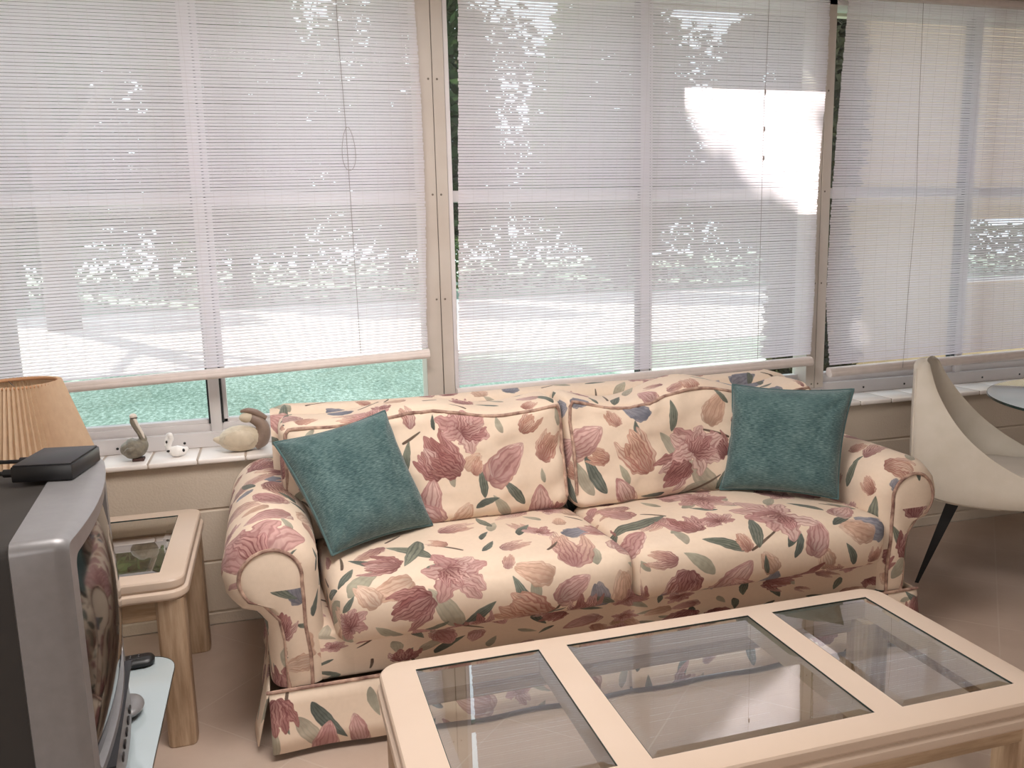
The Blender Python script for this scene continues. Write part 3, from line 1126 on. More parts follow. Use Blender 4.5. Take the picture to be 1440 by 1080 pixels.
# back cushions: slumped, with a gathered boxing along the top
def backc(x0, x1, ph, sag):
    hx, hy, hz = (x1 - x0) / 2, .115, .205
    cx = (x0 + x1) / 2

    def deform(p, q):
        a, b_, c_ = q
        bul = (1 - a ** 4) * (1 - c_ ** 2)
        fr_ = max(0, -b_)
        p.y -= fr_ * (.030 * bul + .012 * (1 - abs(c_ + .5)))
        p.z += (max(0, c_)) ** 2 * (-.018 + .022 * math.cos(PI * a * 1.7 + sag) + .011 * math.sin(5.5 * a + ph) - .008 * a * a)
        # gathers below the top welt and creases at the ends
        g = math.sin(24 * a + 3 * math.sin(5 * a + ph)) * math.exp(-((c_ - .82) / .16) ** 2)
        p.y += fr_ * .011 * g
        e = math.exp(-((abs(a) - .93) / .09) ** 2)
        p.y += fr_ * e * .006 * math.sin(11 * c_ + ph)
        w = noise.noise(Vector((p.x * 5 + ph, p.y * 5 + 3, p.z * 7))) * .026 + noise.noise(Vector((p.x * 14 + ph, 1, p.z * 22))) * .011
        p.y += w * fr_
        # rake
        p.y += (p.z) * .20 + .0
        return p

    def uvf(f, q):
        U = cx + q[0] * hx
        if f == '-y':
            return cuv('back', U, (q[2] + 1) * hz)
        if f == '+z':
            return cuv('back', U, 2 * hz + (q[1] + 1) * hy)
        return cuv('back', U + q[1] * hy * q[0], (q[2] + 1) * hz + .05)
    cz = .455 + hz
    loc = S((cx, -.352, cz))
    o = cushion('back_cushion', sofa, (hx, hy, hz), (46, 12, 24), .055, deform, uvf, loc=loc)

    def rim(a, c_):
        r = .055
        q = (a, -1, c_)
        p = Vector((a * hx, -hy, c_ * hz))
        inn = Vector((max(-hx + r, min(hx - r, p.x)), -hy + r, max(-hz + r, min(hz - r, p.z))))
        d = p - inn
        p = inn + d.normalized() * r
        return deform(p, q) + loc
    pts = [rim(-.985, -.7), rim(-.985, -.3), rim(-.985, .1), rim(-.985, .5), rim(-.975, .8)]
    pts += [rim(-.95 + 1.9 * k / 40, .93 + .012 * math.sin(7 * k / 40 * 6.28 / 3 + ph)) for k in range(41)]
    pts += [rim(.975, .8), rim(.985, .5), rim(.985, .1), rim(.985, -.3), rim(.985, -.7)]
    pts = [p + Vector((0, -.004, 0)) for p in pts]
    MB().tube(pts, .0062, 8).build('welt', m_piping, o)
    return o


backc(-.005, .972, 0.0, .9)
backc(.975, 1.985, 2.1, -.5)


# rolled arms
def arm(side):
    s = 1 if side == 'L' else -1
    cxr = -.05 if side == 'L' else 2.045
    R = .131
    zc = .515
    prof = []                # (x offset towards the seat, z) from inner bottom over the roll to outer bottom
    for z in (.19, .28, .37, .45):
        prof.append((.142 - .01 * (z > .3), z))
    for k in range(0, 25):
        a = math.radians(-8 + 238 * k / 24)
        prof.append((R * math.cos(a), zc + R * math.sin(a)))
    prof += [(-.052, .405), (-.030, .375), (-.022, .33), (-.022, .19)]
    arc = [0.0]
    for i in range(1, len(prof)):
        arc.append(arc[-1] + math.hypot(prof[i][0] - prof[i - 1][0], prof[i][1] - prof[i - 1][1]))
    i0 = 4
    zero = arc[i0] + R * math.radians(8)
    ys = [-.075] + [-.12 - (.70) * k / 14 for k in range(15)] + [-.850, -.872, -.890, -.903, -.911, YF]
    offs = [0] * (len(ys) - 6) + [-.003, -.008, -.016, -.026, -.038, -.050]
    cen = (.02, .45)
    rings = []
    for y, of in zip(ys, offs):
        ring = []
        for i, (px, pz) in enumerate(prof):
            a_ = prof[max(i - 1, 0)]
            b_ = prof[min(i + 1, len(prof) - 1)]
            nx, nz = (b_[1] - a_[1]), -(b_[0] - a_[0])
            ln = math.hypot(nx, nz) or 1
            wv = .004 * noise.noise(Vector((px * 9, y * 6, pz * 9 + s)))
            if -.9 < y < -.8 and i > 5 and i < 28:
                wv += .0022 * math.sin(i * 2.3)
            q = of + wv
            ring.append(S((cxr + s * (px + nx / ln * q), y, pz + nz / ln * q * (pz > .2))))
        rings.append(ring)
    pn = 'arm' + side
    mb = MB()
    yv = [y for y in ys]
    mb.loft(rings, False, uv=lambda i, j: cuv(pn, yv[i] + (offs[i] * .0), arc[j] - zero))
    # front face (printed panel) and rear closure
    fr_ = rings[-1]
    mb.add(rings[0], [tuple(range(len(prof)))], [[cuv('front', p.x + 1, p.z) for p in rings[0]]])
    # underside strip closing the section
    mb.loft([[r[0] for r in rings], [r[-1] for r in rings]], False, uv=lambda i, j: cuv('front', .3 + .1 * i, .1))
    ob = mb.build('arm', m_floral, sofa, angle=50)
    pm = MB()
    cpt = sum(fr_, Vector()) / len(fr_)
    cpt = S((cxr + s * .03, YF, .42))
    ins = [p + Vector((0, -.001, 0)) for p in fr_]
    mid = [cpt + (p - cpt) * .9 + Vector((0, -.007, 0)) for p in fr_]
    inn = [cpt + (p - cpt) * .45 + Vector((0, -.011, 0)) for p in fr_]
    rr = [ins, mid, inn]
    pm.loft(rr, True, False, True, uv=lambda i, j: cuv('front', rr[i][j % len(fr_)].x + SO.x, rr[i][j % len(fr_)].z))
    pm.build('arm_front', m_floral, ob, angle=60)
    MB().tube([p + Vector((0, -.003, 0)) for p in fr_], .0056, 8).build('welt', m_piping, ob)


arm('L')
arm('R')

# skirt with kick pleats
sk = MB()


def flare(x, z):
    return -.012 - .030 * (1 - (z - .02) / .165) + .005 * math.sin(x * 21) * (1 - (z - .02) / .165)


upanel(sk, -.078, .99, YF, .022, .187, fy=flare, nx=40)
upanel(sk, 1.0, 2.075, YF, .022, .187, fy=flare, nx=40)
upanel(sk, .93, 1.06, YF + .012, .022, .187, fy=flare, nx=8)
for sx, xs in ((-1, -.073), (1, 2.07)):
    rings = []
    for i in range(6):
        z = .022 + .165 * i / 5
        k = 1 - i / 5
        rings.append([S((xs + sx * (.006 + .045 * k * (1 - .5 * smoothstep(.05, .5, (y - YF))) + .006 * math.sin(y * 22) * k), y, z)) for y in [YF + .012 + .82 * j / 20 for j in range(21)]])
    sk.loft(rings, False, uv=lambda i, j: cuv('front', .2 + .82 * j / 20, .022 + .165 * i / 5))
skirt = sk.build('skirt', m_floral, sofa)
for md in (skirt,):
    so = md.modifiers.new('thick', 'SOLIDIFY')
    so.thickness = .004
MB().tube([S((-.085 + 2.165 * k / 40, YF - .010, .188)) for k in range(41)], .0052, 8).build('welt', m_piping, skirt)
ft = [(.02, -.85), (1.98, -.85), (.02, -.14), (1.98, -.14)]
for fx, fy_ in ft:
    p = S((fx, fy_, 0))
    MB().box(p.x - .025, p.x + .025, p.y - .025, p.y + .025, 0, .19, .004, 1).build('foot', m_legblack, sofa)


# teal throw cushions
def throw(label, c, thick, seed):
    BL, BR, TR, TL = [Vector(p) for p in c]
    o0 = (BL + BR) / 2
    nrm = (BR - BL).cross(TL - BL).normalized()
    n = 26
    rg = random.Random(seed)
    ph = rg.uniform(0, 6)
    front, back = [], []
    for i in range(n + 1):
        for side, lst in ((1, front), (-1, back)):
            row = []
            for j in range(n + 1):
                u, v = -1 + 2 * j / n, -1 + 2 * i / n
                u = u * (1.3 - .3 * u * u)
                v = v * (1.3 - .3 * v * v)
                # sides bow inwards between pointed corners
                uu = u * (1 - .075 * (1 - v * v) * abs(u) ** 3)
                vv = v * (1 - .075 * (1 - u * u) * abs(v) ** 3)
                s, t = (uu + 1) / 2, (vv + 1) / 2
                p = BL * (1 - s) * (1 - t) + BR * s * (1 - t) + TR * s * t + TL * (1 - s) * t
                h = ((1 - u ** 4) * (1 - v ** 4)) ** .55
                h *= thick * (1 + .12 * noise.noise(Vector((u * 2 + ph, v * 2, side))))
                # creases running in from the corners and the side seams
                rr = math.hypot(abs(u) - .8, abs(v) - .8)
                h += .010 * math.sin(9 * (abs(u) - abs(v)) * 2 + ph) * math.exp(-(rr / .28) ** 2) * (1 - max(abs(u), abs(v)) ** 6)
                h += .011 * noise.noise(Vector((u * 6 + ph, v * 2.4, 3 * side))) * (1 - max(abs(u), abs(v)) ** 4)
                row.append(p + nrm * h * side - o0)
            lst.append(row)
    mb = MB()
    mb.loft(front, False, uv=lambda i, j: (j / n, i / n))
    mb.loft(back, False, uv=lambda i, j: (j / n + .3, i / n + .3))
    o = mb.build('throw_pillow', m_chenille, None, angle=60)
    o.location = o0
    tag(o, label, 'pillow', 'teal throw pillows on the sofa')
    ring = [front[0][j] for j in range(n)] + [front[i][n] for i in range(n)] + [front[n][n - j] for j in range(n)] + [front[n - i][0] for i in range(n + 1)]
    MB().tube(ring, .004, 6).build('seam_edge', m_chenille, o)
    return o


throw('teal chenille throw pillow tilted in the left sofa corner', [(.125, -.735, .492), (.462, -.555, .487), (.334, -.477, .866), (-.020, -.530, .803)], .068, 1)
throw('teal chenille throw pillow upright in the right sofa corner', [(1.536, -.530, .486), (1.850, -.785, .490), (1.950, -.715, .860), (1.626, -.452, .858)], .062, 9)

# ------------------------------------------------------------------ tables with glazed tops
def glazed_table(root, x0, x1, y0, y1, zt, holes, leg_w, leg_in, apron_h, rc):
    """local frame is world minus root.location"""
    O_ = Vector(root.location)

    def Lc(p):
        return Vector(p) - O_
    # top: outline with moulded edge, flat face with openings
    bm = bmesh.new()
    prof = [(-.010, 0), (-.004, -.0015), (-.0005, -.006), (.0005, -.012), (0, -.024), (-.003, -.028), (-.004, -.031), (.001, -.033), (.006, -.037), (.008, -.044), (.0075, -.052), (.003, -.058), (-.010, -.060)]
    loops = []
    for off, dz in prof:
        loops.append([bm.verts.new(Lc((x, y, zt + dz))) for x, y in rrect(x0, x1, y0, y1, rc, off, 8)])
    n = len(loops[0])
    for a, c in zip(loops, loops[1:]):
        for k in range(n):
            bm.faces.new((a[k], c[k], c[(k + 1) % n], a[(k + 1) % n]))
    te = [bm.edges.get((loops[0][k], loops[0][(k + 1) % n])) for k in range(n)]
    be = [bm.edges.get((loops[-1][k], loops[-1][(k + 1) % n])) for k in range(n)]
    for hx0, hx1, hy0, hy1 in holes:
        cs = [(hx0, hy0), (hx1, hy0), (hx1, hy1), (hx0, hy1)]
        t_ = [bm.verts.new(Lc((x, y, zt))) for x, y in cs]
        l_ = [bm.verts.new(Lc((x, y, zt - .060))) for x, y in cs]
        for k in range(4):
            te.append(bm.edges.new((t_[k], t_[(k + 1) % 4])))
            be.append(bm.edges.new((l_[k], l_[(k + 1) % 4])))
            bm.faces.new((t_[k], t_[(k + 1) % 4], l_[(k + 1) % 4], l_[k]))
    bmesh.ops.triangle_fill(bm, use_beauty=True, edges=te, use_dissolve=False)
    bmesh.ops.triangle_fill(bm, use_beauty=True, edges=be, use_dissolve=False)
    MB().bm(bm).build('tabletop', m_tabpaint, root, angle=28)
    # bevelled panes and the thin dark line of the rebate around each
    for hx0, hx1, hy0, hy1 in holes:
        g = .0016
        rings = []
        for ins, dz in ((0, -.010), (0, -.0026), (.020, -.0008)):
            rings.append([Lc((x, y, zt + dz)) for x, y in ((hx0 + g + ins, hy0 + g + ins), (hx1 - g - ins, hy0 + g + ins), (hx1 - g - ins, hy1 - g - ins), (hx0 + g + ins, hy1 - g - ins))])
        p = MB().loft([rings[1], rings[2]], True, False, True).build('glass_pane', m_tabglass, root, smooth=False)
        e = MB()
        for a, c, d, f in ((hx0 - .0004, hx1 + .0004, hy0 - .0002, hy0 + .0016), (hx0 - .0004, hx1 + .0004, hy1 - .0016, hy1 + .0002), (hx0 - .0002, hx0 + .0016, hy0, hy1), (hx1 - .0016, hx1 + .0002, hy0, hy1)):
            e.box(*[v for v in (a - O_.x, c - O_.x, d - O_.y, f - O_.y)], zt - .0034 - O_.z, zt - .0006 - O_.z)
        e.build('glass_rim', m_glassrim, p, smooth=False)
    za, zb = zt - .060 - apron_h, zt - .060
    ap = MB()
    i_ = .018
    ap.box(x0 + i_ - O_.x, x1 - i_ - O_.x, y0 + i_ - O_.y, y0 + i_ + .022 - O_.y, za, zb, .003, 1)
    ap.box(x0 + i_ - O_.x, x1 - i_ - O_.x, y1 - i_ - .022 - O_.y, y1 - i_ - O_.y, za, zb, .003, 1)
    ap.box(x0 + i_ - O_.x, x0 + i_ + .022 - O_.x, y0 + i_ - O_.y, y1 - i_ - O_.y, za, zb, .003, 1)
    ap.box(x1 - i_ - .022 - O_.x, x1 - i_ - O_.x, y0 + i_ - O_.y, y1 - i_ - O_.y, za, zb, .003, 1)
    ap.build('apron', m_tabwood_x, root, angle=30)
    for cx, cy in ((x0 + leg_in, y0 + leg_in), (x1 - leg_in - leg_w, y0 + leg_in), (x0 + leg_in, y1 - leg_in - leg_w), (x1 - leg_in - leg_w, y1 - leg_in - leg_w)):
        rings = []
        for z, o in ((0, -.002), (.004, 0), (zb - .002, 0), (zb, 0)):
            rings.append([Lc((x, y, z)) for x, y in rrect(cx, cx + leg_w, cy, cy + leg_w, .018, o, 3)])
        MB().loft(rings, True, True, True).build('leg', m_tabwood_z, root, angle=25)


ct = thing('coffee_table', 'long cream coffee table with three glass panes in front of the sofa', 'coffee table', (.88, -1.604, 0))
glazed_table(ct, .183, 1.575, -1.906, -1.302, .42, [(.267, .570, -1.838, -1.354), (.641, 1.146, -1.838, -1.354), (1.214, 1.507, -1.838, -1.358)], .085, .012, .046, .055)
et = thing('end_table', 'cream end table with a glass pane between the television and the sofa', 'end table', (-.57, -.47, 0))
glazed_table(et, -.862, -.283, -.806, -.137, .505, [(-.795, -.352, -.738, -.205)], .078, .004, .060, .045)

# ------------------------------------------------------------------ table lamp
lampc = (-.735, -.40, .507)
lp = thing('table_lamp', 'table lamp with tan pleated shade on the end table', 'lamp', lampc)
MB().lathe([(.0, 0), (.075, 0), (.078, .012), (.05, .024), (.045, .04), (.085, .085), (.098, .135), (.082, .19), (.04, .225), (.028, .235), (.028, .25), (.0, .252)], 36).build('base', simple('celadon_ceramic', srgb(196, 190, 172), srgb(206, 200, 184), 8, 0.2), lp)
MB().tube([(0, 0, .25), (0, 0, .33)], .007, 12).build('stem', simple('aged_brass', srgb(150, 120, 70), None, 6, 0.35, 0.9), lp)
n = 66
rings = []
ZS0, ZS1, RS0, RS1 = .245, .517, .188, .108
for i in range(9):
    t = i / 8
    r = RS0 + (RS1 - RS0) * t
    z = ZS0 + (ZS1 - ZS0) * t
    amp = .0105 - .0042 * t
    rings.append([((r + (amp if k % 2 else -amp)) * math.cos(PI * k / n), (r + (amp if k % 2 else -amp)) * math.sin(PI * k / n), z) for k in range(2 * n)])
MB().loft(rings, True).build('lamp_shade', m_shade, lp, smooth=False)
m_trim = simple('tan_trim', srgb(186, 140, 104), None, 10, 0.8)
for z, r in ((ZS0 + .004, RS0), (ZS1 - .006, RS1)):
    MB().tube([((r - .004) * math.cos(2 * PI * k / 40), (r - .004) * math.sin(2 * PI * k / 40), z) for k in range(41)], .005, 8, False).build('shade_trim', m_trim, lp)
sp = MB()
for a in (0, 2.09, 4.18):
    sp.tube([(0, 0, ZS1 - .03), ((RS1 - .004) * math.cos(a), (RS1 - .004) * math.sin(a), ZS1 - .008)], .0016, 6)
sp.build('shade_spider', m_screw, lp)
MB().lathe([(0, .33), (.012, .33), (.014, .36), (.028, .40), (.030, .425), (.018, .45), (0, .455)], 20).build('bulb', simple('white_bulb', srgb(236, 232, 222), None, 6, 0.3), lp)

# ------------------------------------------------------------------ television on its glass stand
RZ = math.radians(4.5)
st = thing('television_stand', 'glass television stand with painted pale reflection at the left edge', 'tv stand', (-.58, -1.42, 0))
rings = []
for z, o in ((.350, -.002), (.3515, 0), (.3585, 0), (.360, -.002)):
    rings.append([(x - st.location.x, y - st.location.y, z) for x, y in rrect(-.90, -.297, -1.92, -.955, .075, o, 8)])
MB().loft(rings[1:3], True, True, True).build('glass_shelf', m_reflglass, st, angle=30)
eg = MB()
eg.loft([[(x - st.location.x, y - st.location.y, z) for x, y in rrect(-.90, -.297, -1.92, -.955, .075, o, 8)] for z, o in ((.3505, .0006), (.3545, .0012), (.3595, .0006))], True)
eg.build('glass_rim', m_glassrim, st)
for lx, ly in ((-.84, -1.84), (-.40, -1.84), (-.84, -1.05), (-.44, -1.08)):
    MB().tube([(lx - st.location.x, ly - st.location.y, 0), (lx - st.location.x, ly - st.location.y, .350)], .02, 16).build('leg', m_silver, st)
MB().box(-.30, .10, -.46, .36, .12, .128, .002, 1).build('lower_shelf', m_reflglass, st, smooth=False)

tv = thing('television', 'silver framed tube television seen from its side', 'television', (-.363, -1.445, .3615), RZ)
HW, HT, B0 = .302, .5885, .026
sh = MB()


def trect(x, ins, r, y0=-HW, y1=HW, z0=B0, z1=HT, bulge=0.0, n=6):
    out = []
    for y, z in rrect(y0 + ins, y1 - ins, z0 + ins, z1 - ins, max(r - ins * .4, .004), 0, n):
        out.append((x + bulge * (1 - (y / HW) ** 2), y, z))
    return out


O0 = dict(y0=-HW + .058, y1=HW - .058, z0=B0 + .115, z1=HT - .048)
rings = [trect(-.083, .004, .02), trect(-.081, 0, .02), trect(-.02, 0, .02, bulge=.012), trect(-.008, .003, .02, bulge=.02), trect(0, .012, .02, bulge=.024)]
rings += [trect(-.004, 0, .02, bulge=.022, **O0), trect(-.022, .004, .02, bulge=.016, **O0)]


def subdiv(r):
    out = []
    m = len(r)
    for k in range(m):
        a, c = Vector(r[k]), Vector(r[(k + 1) % m])
        q = 10 if (a - c).length > .1 else 1
        for j in range(q):
            out.append(a.lerp(c, j / q))
    return out


def rebulge(ring, bulge, base):
    return [(base + bulge * (1 - (p[1] / HW) ** 2), p[1], p[2]) for p in ring]


bz = [(-.083, 0), (-.081, 0), (-.02, .012), (-.008, .02), (0, .024), (-.004, .022), (-.022, .016)]
rings = [rebulge(subdiv(r), bu, x) for r, (x, bu) in zip(rings, bz)]
sh.loft(rings, True, True, False)
shell = sh.build('front_shell', m_silver, tv, angle=35)
sm = MB()
g = []
for i in range(17):
    row = []
    for j in range(21):
        u, v = -1 + 2 * j / 20, -1 + 2 * i / 16
        y = (O0['y0'] + O0['y1']) / 2 + u * (O0['y1'] - O0['y0']) / 2 * 1.02
        z = (O0['z0'] + O0['z1']) / 2 + v * (O0['z1'] - O0['z0']) / 2 * 1.02
        row.append((-.012 + .034 * (1 - u * u) * (1 - .5 * v * v) + .012 * (1 - v * v), y, z))
    g.append(row)
sm.loft(g, False)
sm.build('screen', m_screen, tv, angle=60)
bd = MB()
bd.loft([subdiv(trect(-.083, .006, .02)), subdiv(trect(-.20, .010, .03)), subdiv(trect(-.30, .05, .05)), subdiv(trect(-.46, .12, .06))], True, True, True)
bd.build('rear_housing', m_blackbody, tv, angle=40)
pb = MB()
for k in range(5):
    pb.box(.021, .025, -.11 + k * .045, -.085 + k * .045, B0 + .045, B0 + .056, .002, 1)
pb.build('button', m_blacklid, shell)
ld = MB()
ld.box(-.004, .0235, -.21, .21, B0 + .098, B0 + .1015)
ld.build('panel_line', m_blacklid, shell, smooth=False)
for y in (-.235, .215):
    MB().ellipsoid((.004, y, .0155), (.036, .052, .0155), 18, 10).build('foot', m_silver, tv)
MB().box(-.36, -.20, -.2, .2, 0, .03, .004, 1).build('foot', m_blackbody, tv)

# converter box on the television with two cables
bx = thing('converter_box', 'small black converter box lying on the television', 'set-top box', (-.4475, -1.283, .9515), math.radians(-9))
MB().box(-.058, .058, -.078, .078, 0, .032, .003, 2).build('housing', m_black, bx, angle=30)
MB().box(-.055, .055, -.075, .075, .0318, .0348, .002, 2).build('lid', m_blacklid, bx, angle=30)
for i, (y, z, name) in enumerate(((.03, .018, 'cable'), (-.045, .012, 'cable'))):
    cb = MB()
    cb.tube([(-.050, y, z), (-.085, y, z)], .0085, 12)
    cb.tube([(-.08, y, z), (-.12, y + .004, z - .001), (-.2, y + .03, z - .004), (-.29, y + .05, z - .008)], .0042, 10)
    cb.build(name, m_black, bx)
# remote lying on the glass
rm = thing('remote_control', 'black remote control on the glass shelf beside the television', 'remote', (-.425, -.995, .3605), math.radians(4))
rings = []
for z, o in ((0, -.006), (.004, 0), (.012, .001), (.018, -.003), (.021, -.012)):
    rings.append([(x, y, z) for x, y in rrect(-.085, .078, -.026, .026, .022, o, 6)])
MB().loft(rings, True, True, True).build('case', m_black, rm)
bt = MB()
for k in range(6):
    for j in (-1, 0, 1):
        bt.ellipsoid((-.06 + k * .02, j * .011, .0212), (.005, .0035, .0016), 8, 6)
bt.build('button', m_blacklid, rm)

# ------------------------------------------------------------------ figurines on the sill
m_pelgrey = simple('grey_figurine_glaze', srgb(116, 110, 98), srgb(146, 138, 122), 60, 0.5, bump=.4, bscale=200)
m_pelwhite = simple('cream_figurine_glaze', srgb(226, 216, 204), srgb(236, 228, 218), 30, 0.4)
m_pelbrown = simple('dark_brown_paint', srgb(66, 44, 40), srgb(80, 56, 50), 30, 0.5)
m_white = simple('white_figurine_glaze', srgb(240, 236, 232), srgb(246, 243, 240), 30, 0.3)
m_carved = simple('carved_driftwood', srgb(196, 182, 160), srgb(216, 202, 180), 30, 0.6)
m_umber = simple('umber_bill_paint', srgb(128, 108, 96), srgb(146, 124, 110), 40, 0.5)
m_dots = simple('black_glaze_marks', srgb(30, 28, 30), None, 10, 0.4)


def var_tube(pts, rads, seg=16):
    """smooth tube through points with own radii"""
    P_, R_ = [], []
    n = len(pts)
    for i in range(n - 1):
        p0, p1, p2, p3 = [Vector(pts[min(max(k, 0), n - 1)]) for k in (i - 1, i, i + 1, i + 2)]
        for s in range(6):
            t = s / 6
            P_.append(.5 * ((2 * p1) + (p2 - p0) * t + (2 * p0 - 5 * p1 + 4 * p2 - p3) * t * t + (3 * p1 - p0 - 3 * p2 + p3) * t ** 3))
            R_.append(rads[i] * (1 - t) + rads[i + 1] * t)
    P_.append(Vector(pts[-1]))
    R_.append(rads[-1])
    return MB().tube(P_, R_, seg, True, 1.0, (0, 1, 0))


pe = thing('pelican_figurine', 'grey standing pelican figurine on the sill, nearest the television', 'figurine', (-.508, .045, .650))
pe.scale = (1.06, 1.06, 1.04)
bd = var_tube([(-.042, 0, .032), (-.030, 0, .037), (-.008, 0, .042), (.012, 0, .050), (.024, 0, .060), (.030, 0, .072)], [.006, .026, .037, .036, .026, .013])
bd.build('body', m_pelgrey, pe)
var_tube([(.022, 0, .055), (.030, 0, .075), (.022, 0, .096), (.010, 0, .118), (.002, 0, .138), (.004, 0, .152)], [.016, .013, .0095, .0085, .0085, .008]).build('neck', m_pelgrey, pe)
MB().ellipsoid((.006, 0, .157), (.0125, .010, .0105), 14, 10).build('head', m_pelwhite, pe)
MB().ellipsoid((.0085, -.0012, .1515), (.0125, .0098, .003), 14, 8).build('eye_band', m_pelbrown, pe)
var_tube([(.010, -.004, .150), (.018, -.006, .126), (.030, -.008, .098), (.036, -.008, .074)], [.0062, .0058, .0048, .0022], 10).build('bill', m_pelwhite, pe)
for s in (-1, 1):
    var_tube([(-.030, s * .022, .034), (-.012, s * .031, .044), (.012, s * .026, .052)], [.004, .012, .006], 10).build('wing', m_pelgrey, pe)
fb = MB()
for y0_ in (-.020, .004):
    MB().box(-.008, .030, y0_, y0_ + .016, 0, .010, .003, 2).build('foot', m_pelbrown, pe)

sw = thing('bird_figurine', 'small white bird figurine with black marks on the sill', 'figurine', (-.372, .050, .650))
var_tube([(-.022, 0, .018), (-.012, 0, .021), (.008, 0, .021), (.028, 0, .022), (.044, 0, .030)], [.010, .0185, .021, .016, .006]).build('body', m_white, sw)
var_tube([(-.016, 0, .024), (-.022, 0, .040), (-.016, 0, .056), (-.010, 0, .070), (-.014, 0, .080)], [.013, .0105, .009, .009, .009]).build('neck', m_white, sw)
MB().ellipsoid((-.015, 0, .082), (.0125, .0105, .0105), 14, 10).build('head', m_white, sw)
var_tube([(-.022, -.004, .080), (-.029, -.006, .062), (-.033, -.006, .046)], [.0055, .0045, .002], 10).build('bill', m_white, sw)
for c_, r_ in (((-.026, -.0092, .060), (.0036, .0028, .006)), ((-.022, -.013, .026), (.0065, .004, .0045)), ((.030, -.0135, .025), (.005, .0045, .0065))):
    MB().ellipsoid(c_, r_, 8, 6).build('black_mark', m_dots, sw)

dk = thing('carved_pelican', 'carved wooden pelican with brown bill on the sill behind the sofa arm', 'figurine', (-.128, .055, .650))
dk.scale = (1.12, 1.12, 1.2)


def feather(d):
    return 1 + .018 * math.sin(26 * d.z + 8 * abs(d.x)) * (abs(d.y) > .25)


MB().ellipsoid((-.012, 0, .040), (.070, .044, .041), 40, 28, feather).build('body', m_carved, dk, angle=80)
var_tube([(-.060, 0, .038), (-.080, 0, .040), (-.098, 0, .044)], [.022, .013, .004], 12).build('tail', m_carved, dk)
for s in (-1, 1):
    MB().ellipsoid((-.016, s * .034, .044), (.052, .014, .028), 28, 18, lambda d: 1 + .05 * math.sin(17 * d.x + 5 * d.z)).build('wing', m_carved, dk, angle=80)
var_tube([(.030, 0, .020), (.052, 0, .034), (.062, 0, .058), (.056, 0, .082), (.036, 0, .098), (.018, 0, .105)], [.022, .028, .024, .020, .017, .013]).build('neck', m_umber, dk)
MB().ellipsoid((.012, -.002, .105), (.024, .018, .016), 18, 12).build('head', m_carved, dk)
var_tube([(-.006, -.004, .125), (.018, -.006, .128), (.045, -.004, .118), (.074, 0, .098)], [.004, .008, .011, .008], 12).build('bill', m_umber, dk)

# ------------------------------------------------------------------ dining chair and round glass table
fdir = Vector((.64, -.77, 0)).normalized()
RZC = math.atan2(fdir.y, fdir.x)
chc = Vector((2.585, -.41, 0)) + fdir * .235
ch = thing('dining_chair', 'cream upholstered dining chair with black legs right of the sofa', 'chair', tuple(chc), RZC)
# shell: back sweeping into the seat with one curved edge each side (local x = forward)
def spline(pts, t):
    f = t * (len(pts) - 1)
    i = min(int(f), len(pts) - 2)
    t = f - i
    p0, p1, p2, p3 = [Vector(pts[min(max(k, 0), len(pts) - 1)]) for k in (i - 1, i, i + 1, i + 2)]
    return .5 * ((2 * p1) + (p2 - p0) * t + (2 * p0 - 5 * p1 + 4 * p2 - p3) * t * t + (3 * p1 - p0 - 3 * p2 + p3) * t ** 3)


# centre line and side edge as (x, half width, z), from the top of the back to the front of the seat
c_in = [(-.262, 0, .885), (-.252, 0, .78), (-.238, 0, .67), (-.215, 0, .565), (-.165, 0, .475), (-.07, 0, .445), (.05, 0, .440), (.16, 0, .440), (.245, 0, .440)]
e_in = [(-.240, .120, .865), (-.205, .170, .785), (-.150, .212, .700), (-.085, .238, .625), (-.005, .250, .560), (.070, .250, .515), (.135, .243, .482), (.195, .228, .460), (.240, .200, .448)]
c_out = [(-.312, 0, .872), (-.308, 0, .76), (-.303, 0, .64), (-.297, 0, .52), (-.282, 0, .42), (-.20, 0, .368), (-.05, 0, .360), (.12, 0, .366), (.250, 0, .385)]
e_out = [(-.272, .134, .855), (-.264, .192, .75), (-.258, .236, .63), (-.250, .262, .51), (-.236, .272, .42), (-.15, .280, .384), (.0, .280, .376), (.14, .264, .384), (.248, .215, .402)]
NV, NU = 40, 18
rings = []
for i in range(NV + 1):
    t = i / NV
    ci, ei, co, eo = spline(c_in, t), spline(e_in, t), spline(c_out, t), spline(e_out, t)
    row = []
    for j in range(NU + 1):
        u = -1 + 2 * j / NU
        k = abs(u) ** 2.5
        sy = math.copysign(math.sin(abs(u) * PI / 2), u)
        row.append(((ci.x + (ei.x - ci.x) * k), ei.y * sy, ci.z + (ei.z - ci.z) * k))
    m = (ei + eo) / 2
    row.append((m.x + .004, m.y + .006, m.z + .010))
    for j in range(NU + 1):
        u = 1 - 2 * j / NU
        k = abs(u) ** 2.5
        sy = math.copysign(math.sin(abs(u) * PI / 2), u)
        row.append(((co.x + (eo.x - co.x) * k), eo.y * sy, co.z + (eo.z - co.z) * k))
    row.append((m.x + .004, -m.y - .006, m.z + .010))
    rings.append(row)
top = [Vector(p) for p in rings[0]]
cen = sum(top, Vector()) / len(top)
rings.insert(0, [tuple(cen + (p - cen) * .82 + Vector((0, 0, .012))) for p in top])
rings.insert(0, [tuple(cen + (p - cen) * .4 + Vector((0, 0, .016))) for p in top])
shell = MB().loft(rings, True, True, True).build('seat_shell', m_chair, ch, angle=80)
for s_ in (-1, 1):
    q = []
    for i in range(0, 33):
        t = i / 40
        co, eo = spline(c_out, t), spline(e_out, t)
        k = .80 ** 2.5
        q.append((co.x + (eo.x - co.x) * k, s_ * eo.y * math.sin(.80 * PI / 2), co.z + (eo.z - co.z) * k))
    MB().tube(q, .0035, 8).build('seam', m_chair, ch)
pr = []
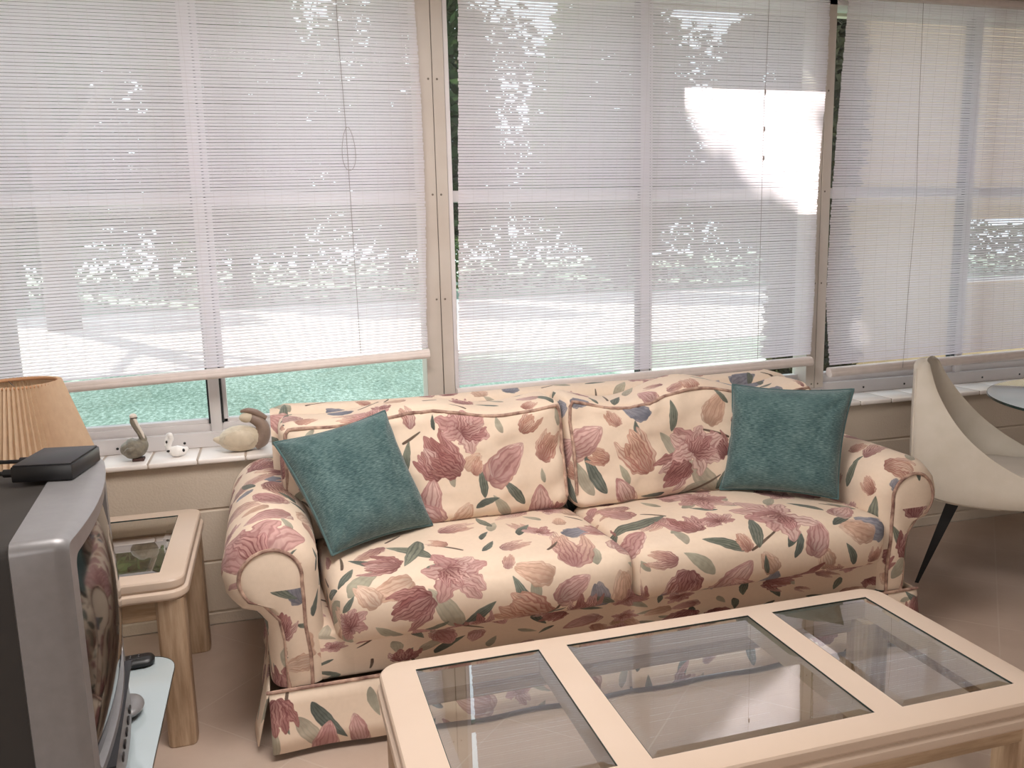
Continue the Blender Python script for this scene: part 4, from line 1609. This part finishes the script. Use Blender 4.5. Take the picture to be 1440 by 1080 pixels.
for i, (o, z) in enumerate(((-.02, .437), (0, .444), (.004, .460), (-.004, .472), (-.03, .481), (-.09, .486), (-.15, .487))):
    pr.append([(x, y, z + .0) for x, y in rrect(-.17, .240, -.185, .185, .16, o, 8)])
MB().loft(pr, True, True, True).build('seat_cushion', m_cushion, ch, angle=60)
cen = Vector((-.0, 0, .40))
for sx, sy in ((-1, -1), (-1, 1), (1, -1), (1, 1)):
    foot = Vector((-.235 if sx < 0 else .235, sy * .19, 0))
    top = Vector((-.115 if sx < 0 else .12, sy * .115, .385))
    rr = []
    for t in (0, .02, .5, 1):
        p = foot.lerp(top, t)
        w = .010 + .026 * t
        rr.append([p + Vector((w * math.cos(a), w * math.sin(a), 0)) for a in [PI / 4 + PI / 2 * k for k in range(4)]])
    MB().loft(rr, True, True, True).build('leg', m_legblack, ch, smooth=False)
MB().box(-.13, .13, -.13, .13, .355, .378, .004, 1).build('seat_frame', m_legblack, ch)

dt = thing('round_table', 'round glass dining table top at the right edge', 'table', (3.20, -.85, 0))
RT = .56
MB().lathe([(RT - .002, .738), (RT, .740), (RT, .748), (RT - .004, .750)], 96).build('glass_top', m_reflglass, dt, angle=30)
eg = MB()
eg.loft([[((RT + o) * math.cos(2 * PI * k / 96), (RT + o) * math.sin(2 * PI * k / 96), z) for k in range(96)] for z, o in ((.7385, .0006), (.744, .0016), (.7485, .0006))], True)
eg.build('glass_rim', m_glassrim, dt)
MB().lathe([(.0, 0), (.24, 0), (.24, .015), (.06, .04), (.035, .08), (.032, .66), (.06, .70), (.17, .725), (.17, .737), (0, .737)], 40).build('pedestal', m_legblack, dt)

# ------------------------------------------------------------------ added lamp and door to go with the fill lights (out of view)
cl_ = thing('added_ceiling_lamp', 'round ceiling lamp added out of view to go with the fill light', 'ceiling light', (0.3, -1.5, 2.62))
t_ = NT('fill_lamp_glow')
e_ = t_.n('ShaderNodeEmission')
e_.inputs['Color'].default_value = (1.0, .84, .66, 1)
e_.inputs['Strength'].default_value = 3.0
t_.l(e_.outputs[0], t_.out.inputs['Surface'])
MB().lathe([(.30, -.0), (.31, -.02), (.30, -.045), (.29, -.05)], 40).build('rim', m_silver, cl_)
MB().lathe([(.285, -.04), (.24, -.08), (.12, -.105), (0, -.11)], 40).build('diffuser', t_.m, cl_)
dr = struct(MB().box(-.45, 2.25, -6.198, -6.15, 0, .08).build('added_door_1', m_frame, smooth=False), 'sliding door frame added behind the viewer to go with the fill light', 'door')
fm = MB()
for a, c in ((-.45, -.37), (.86, .94), (2.17, 2.25)):
    fm.box(a, c, -6.198, -6.15, .08, 2.2)
fm.box(-.45, 2.25, -6.198, -6.15, 2.2, 2.28)
fm.build('added_door_frame', m_frame, dr, smooth=False)
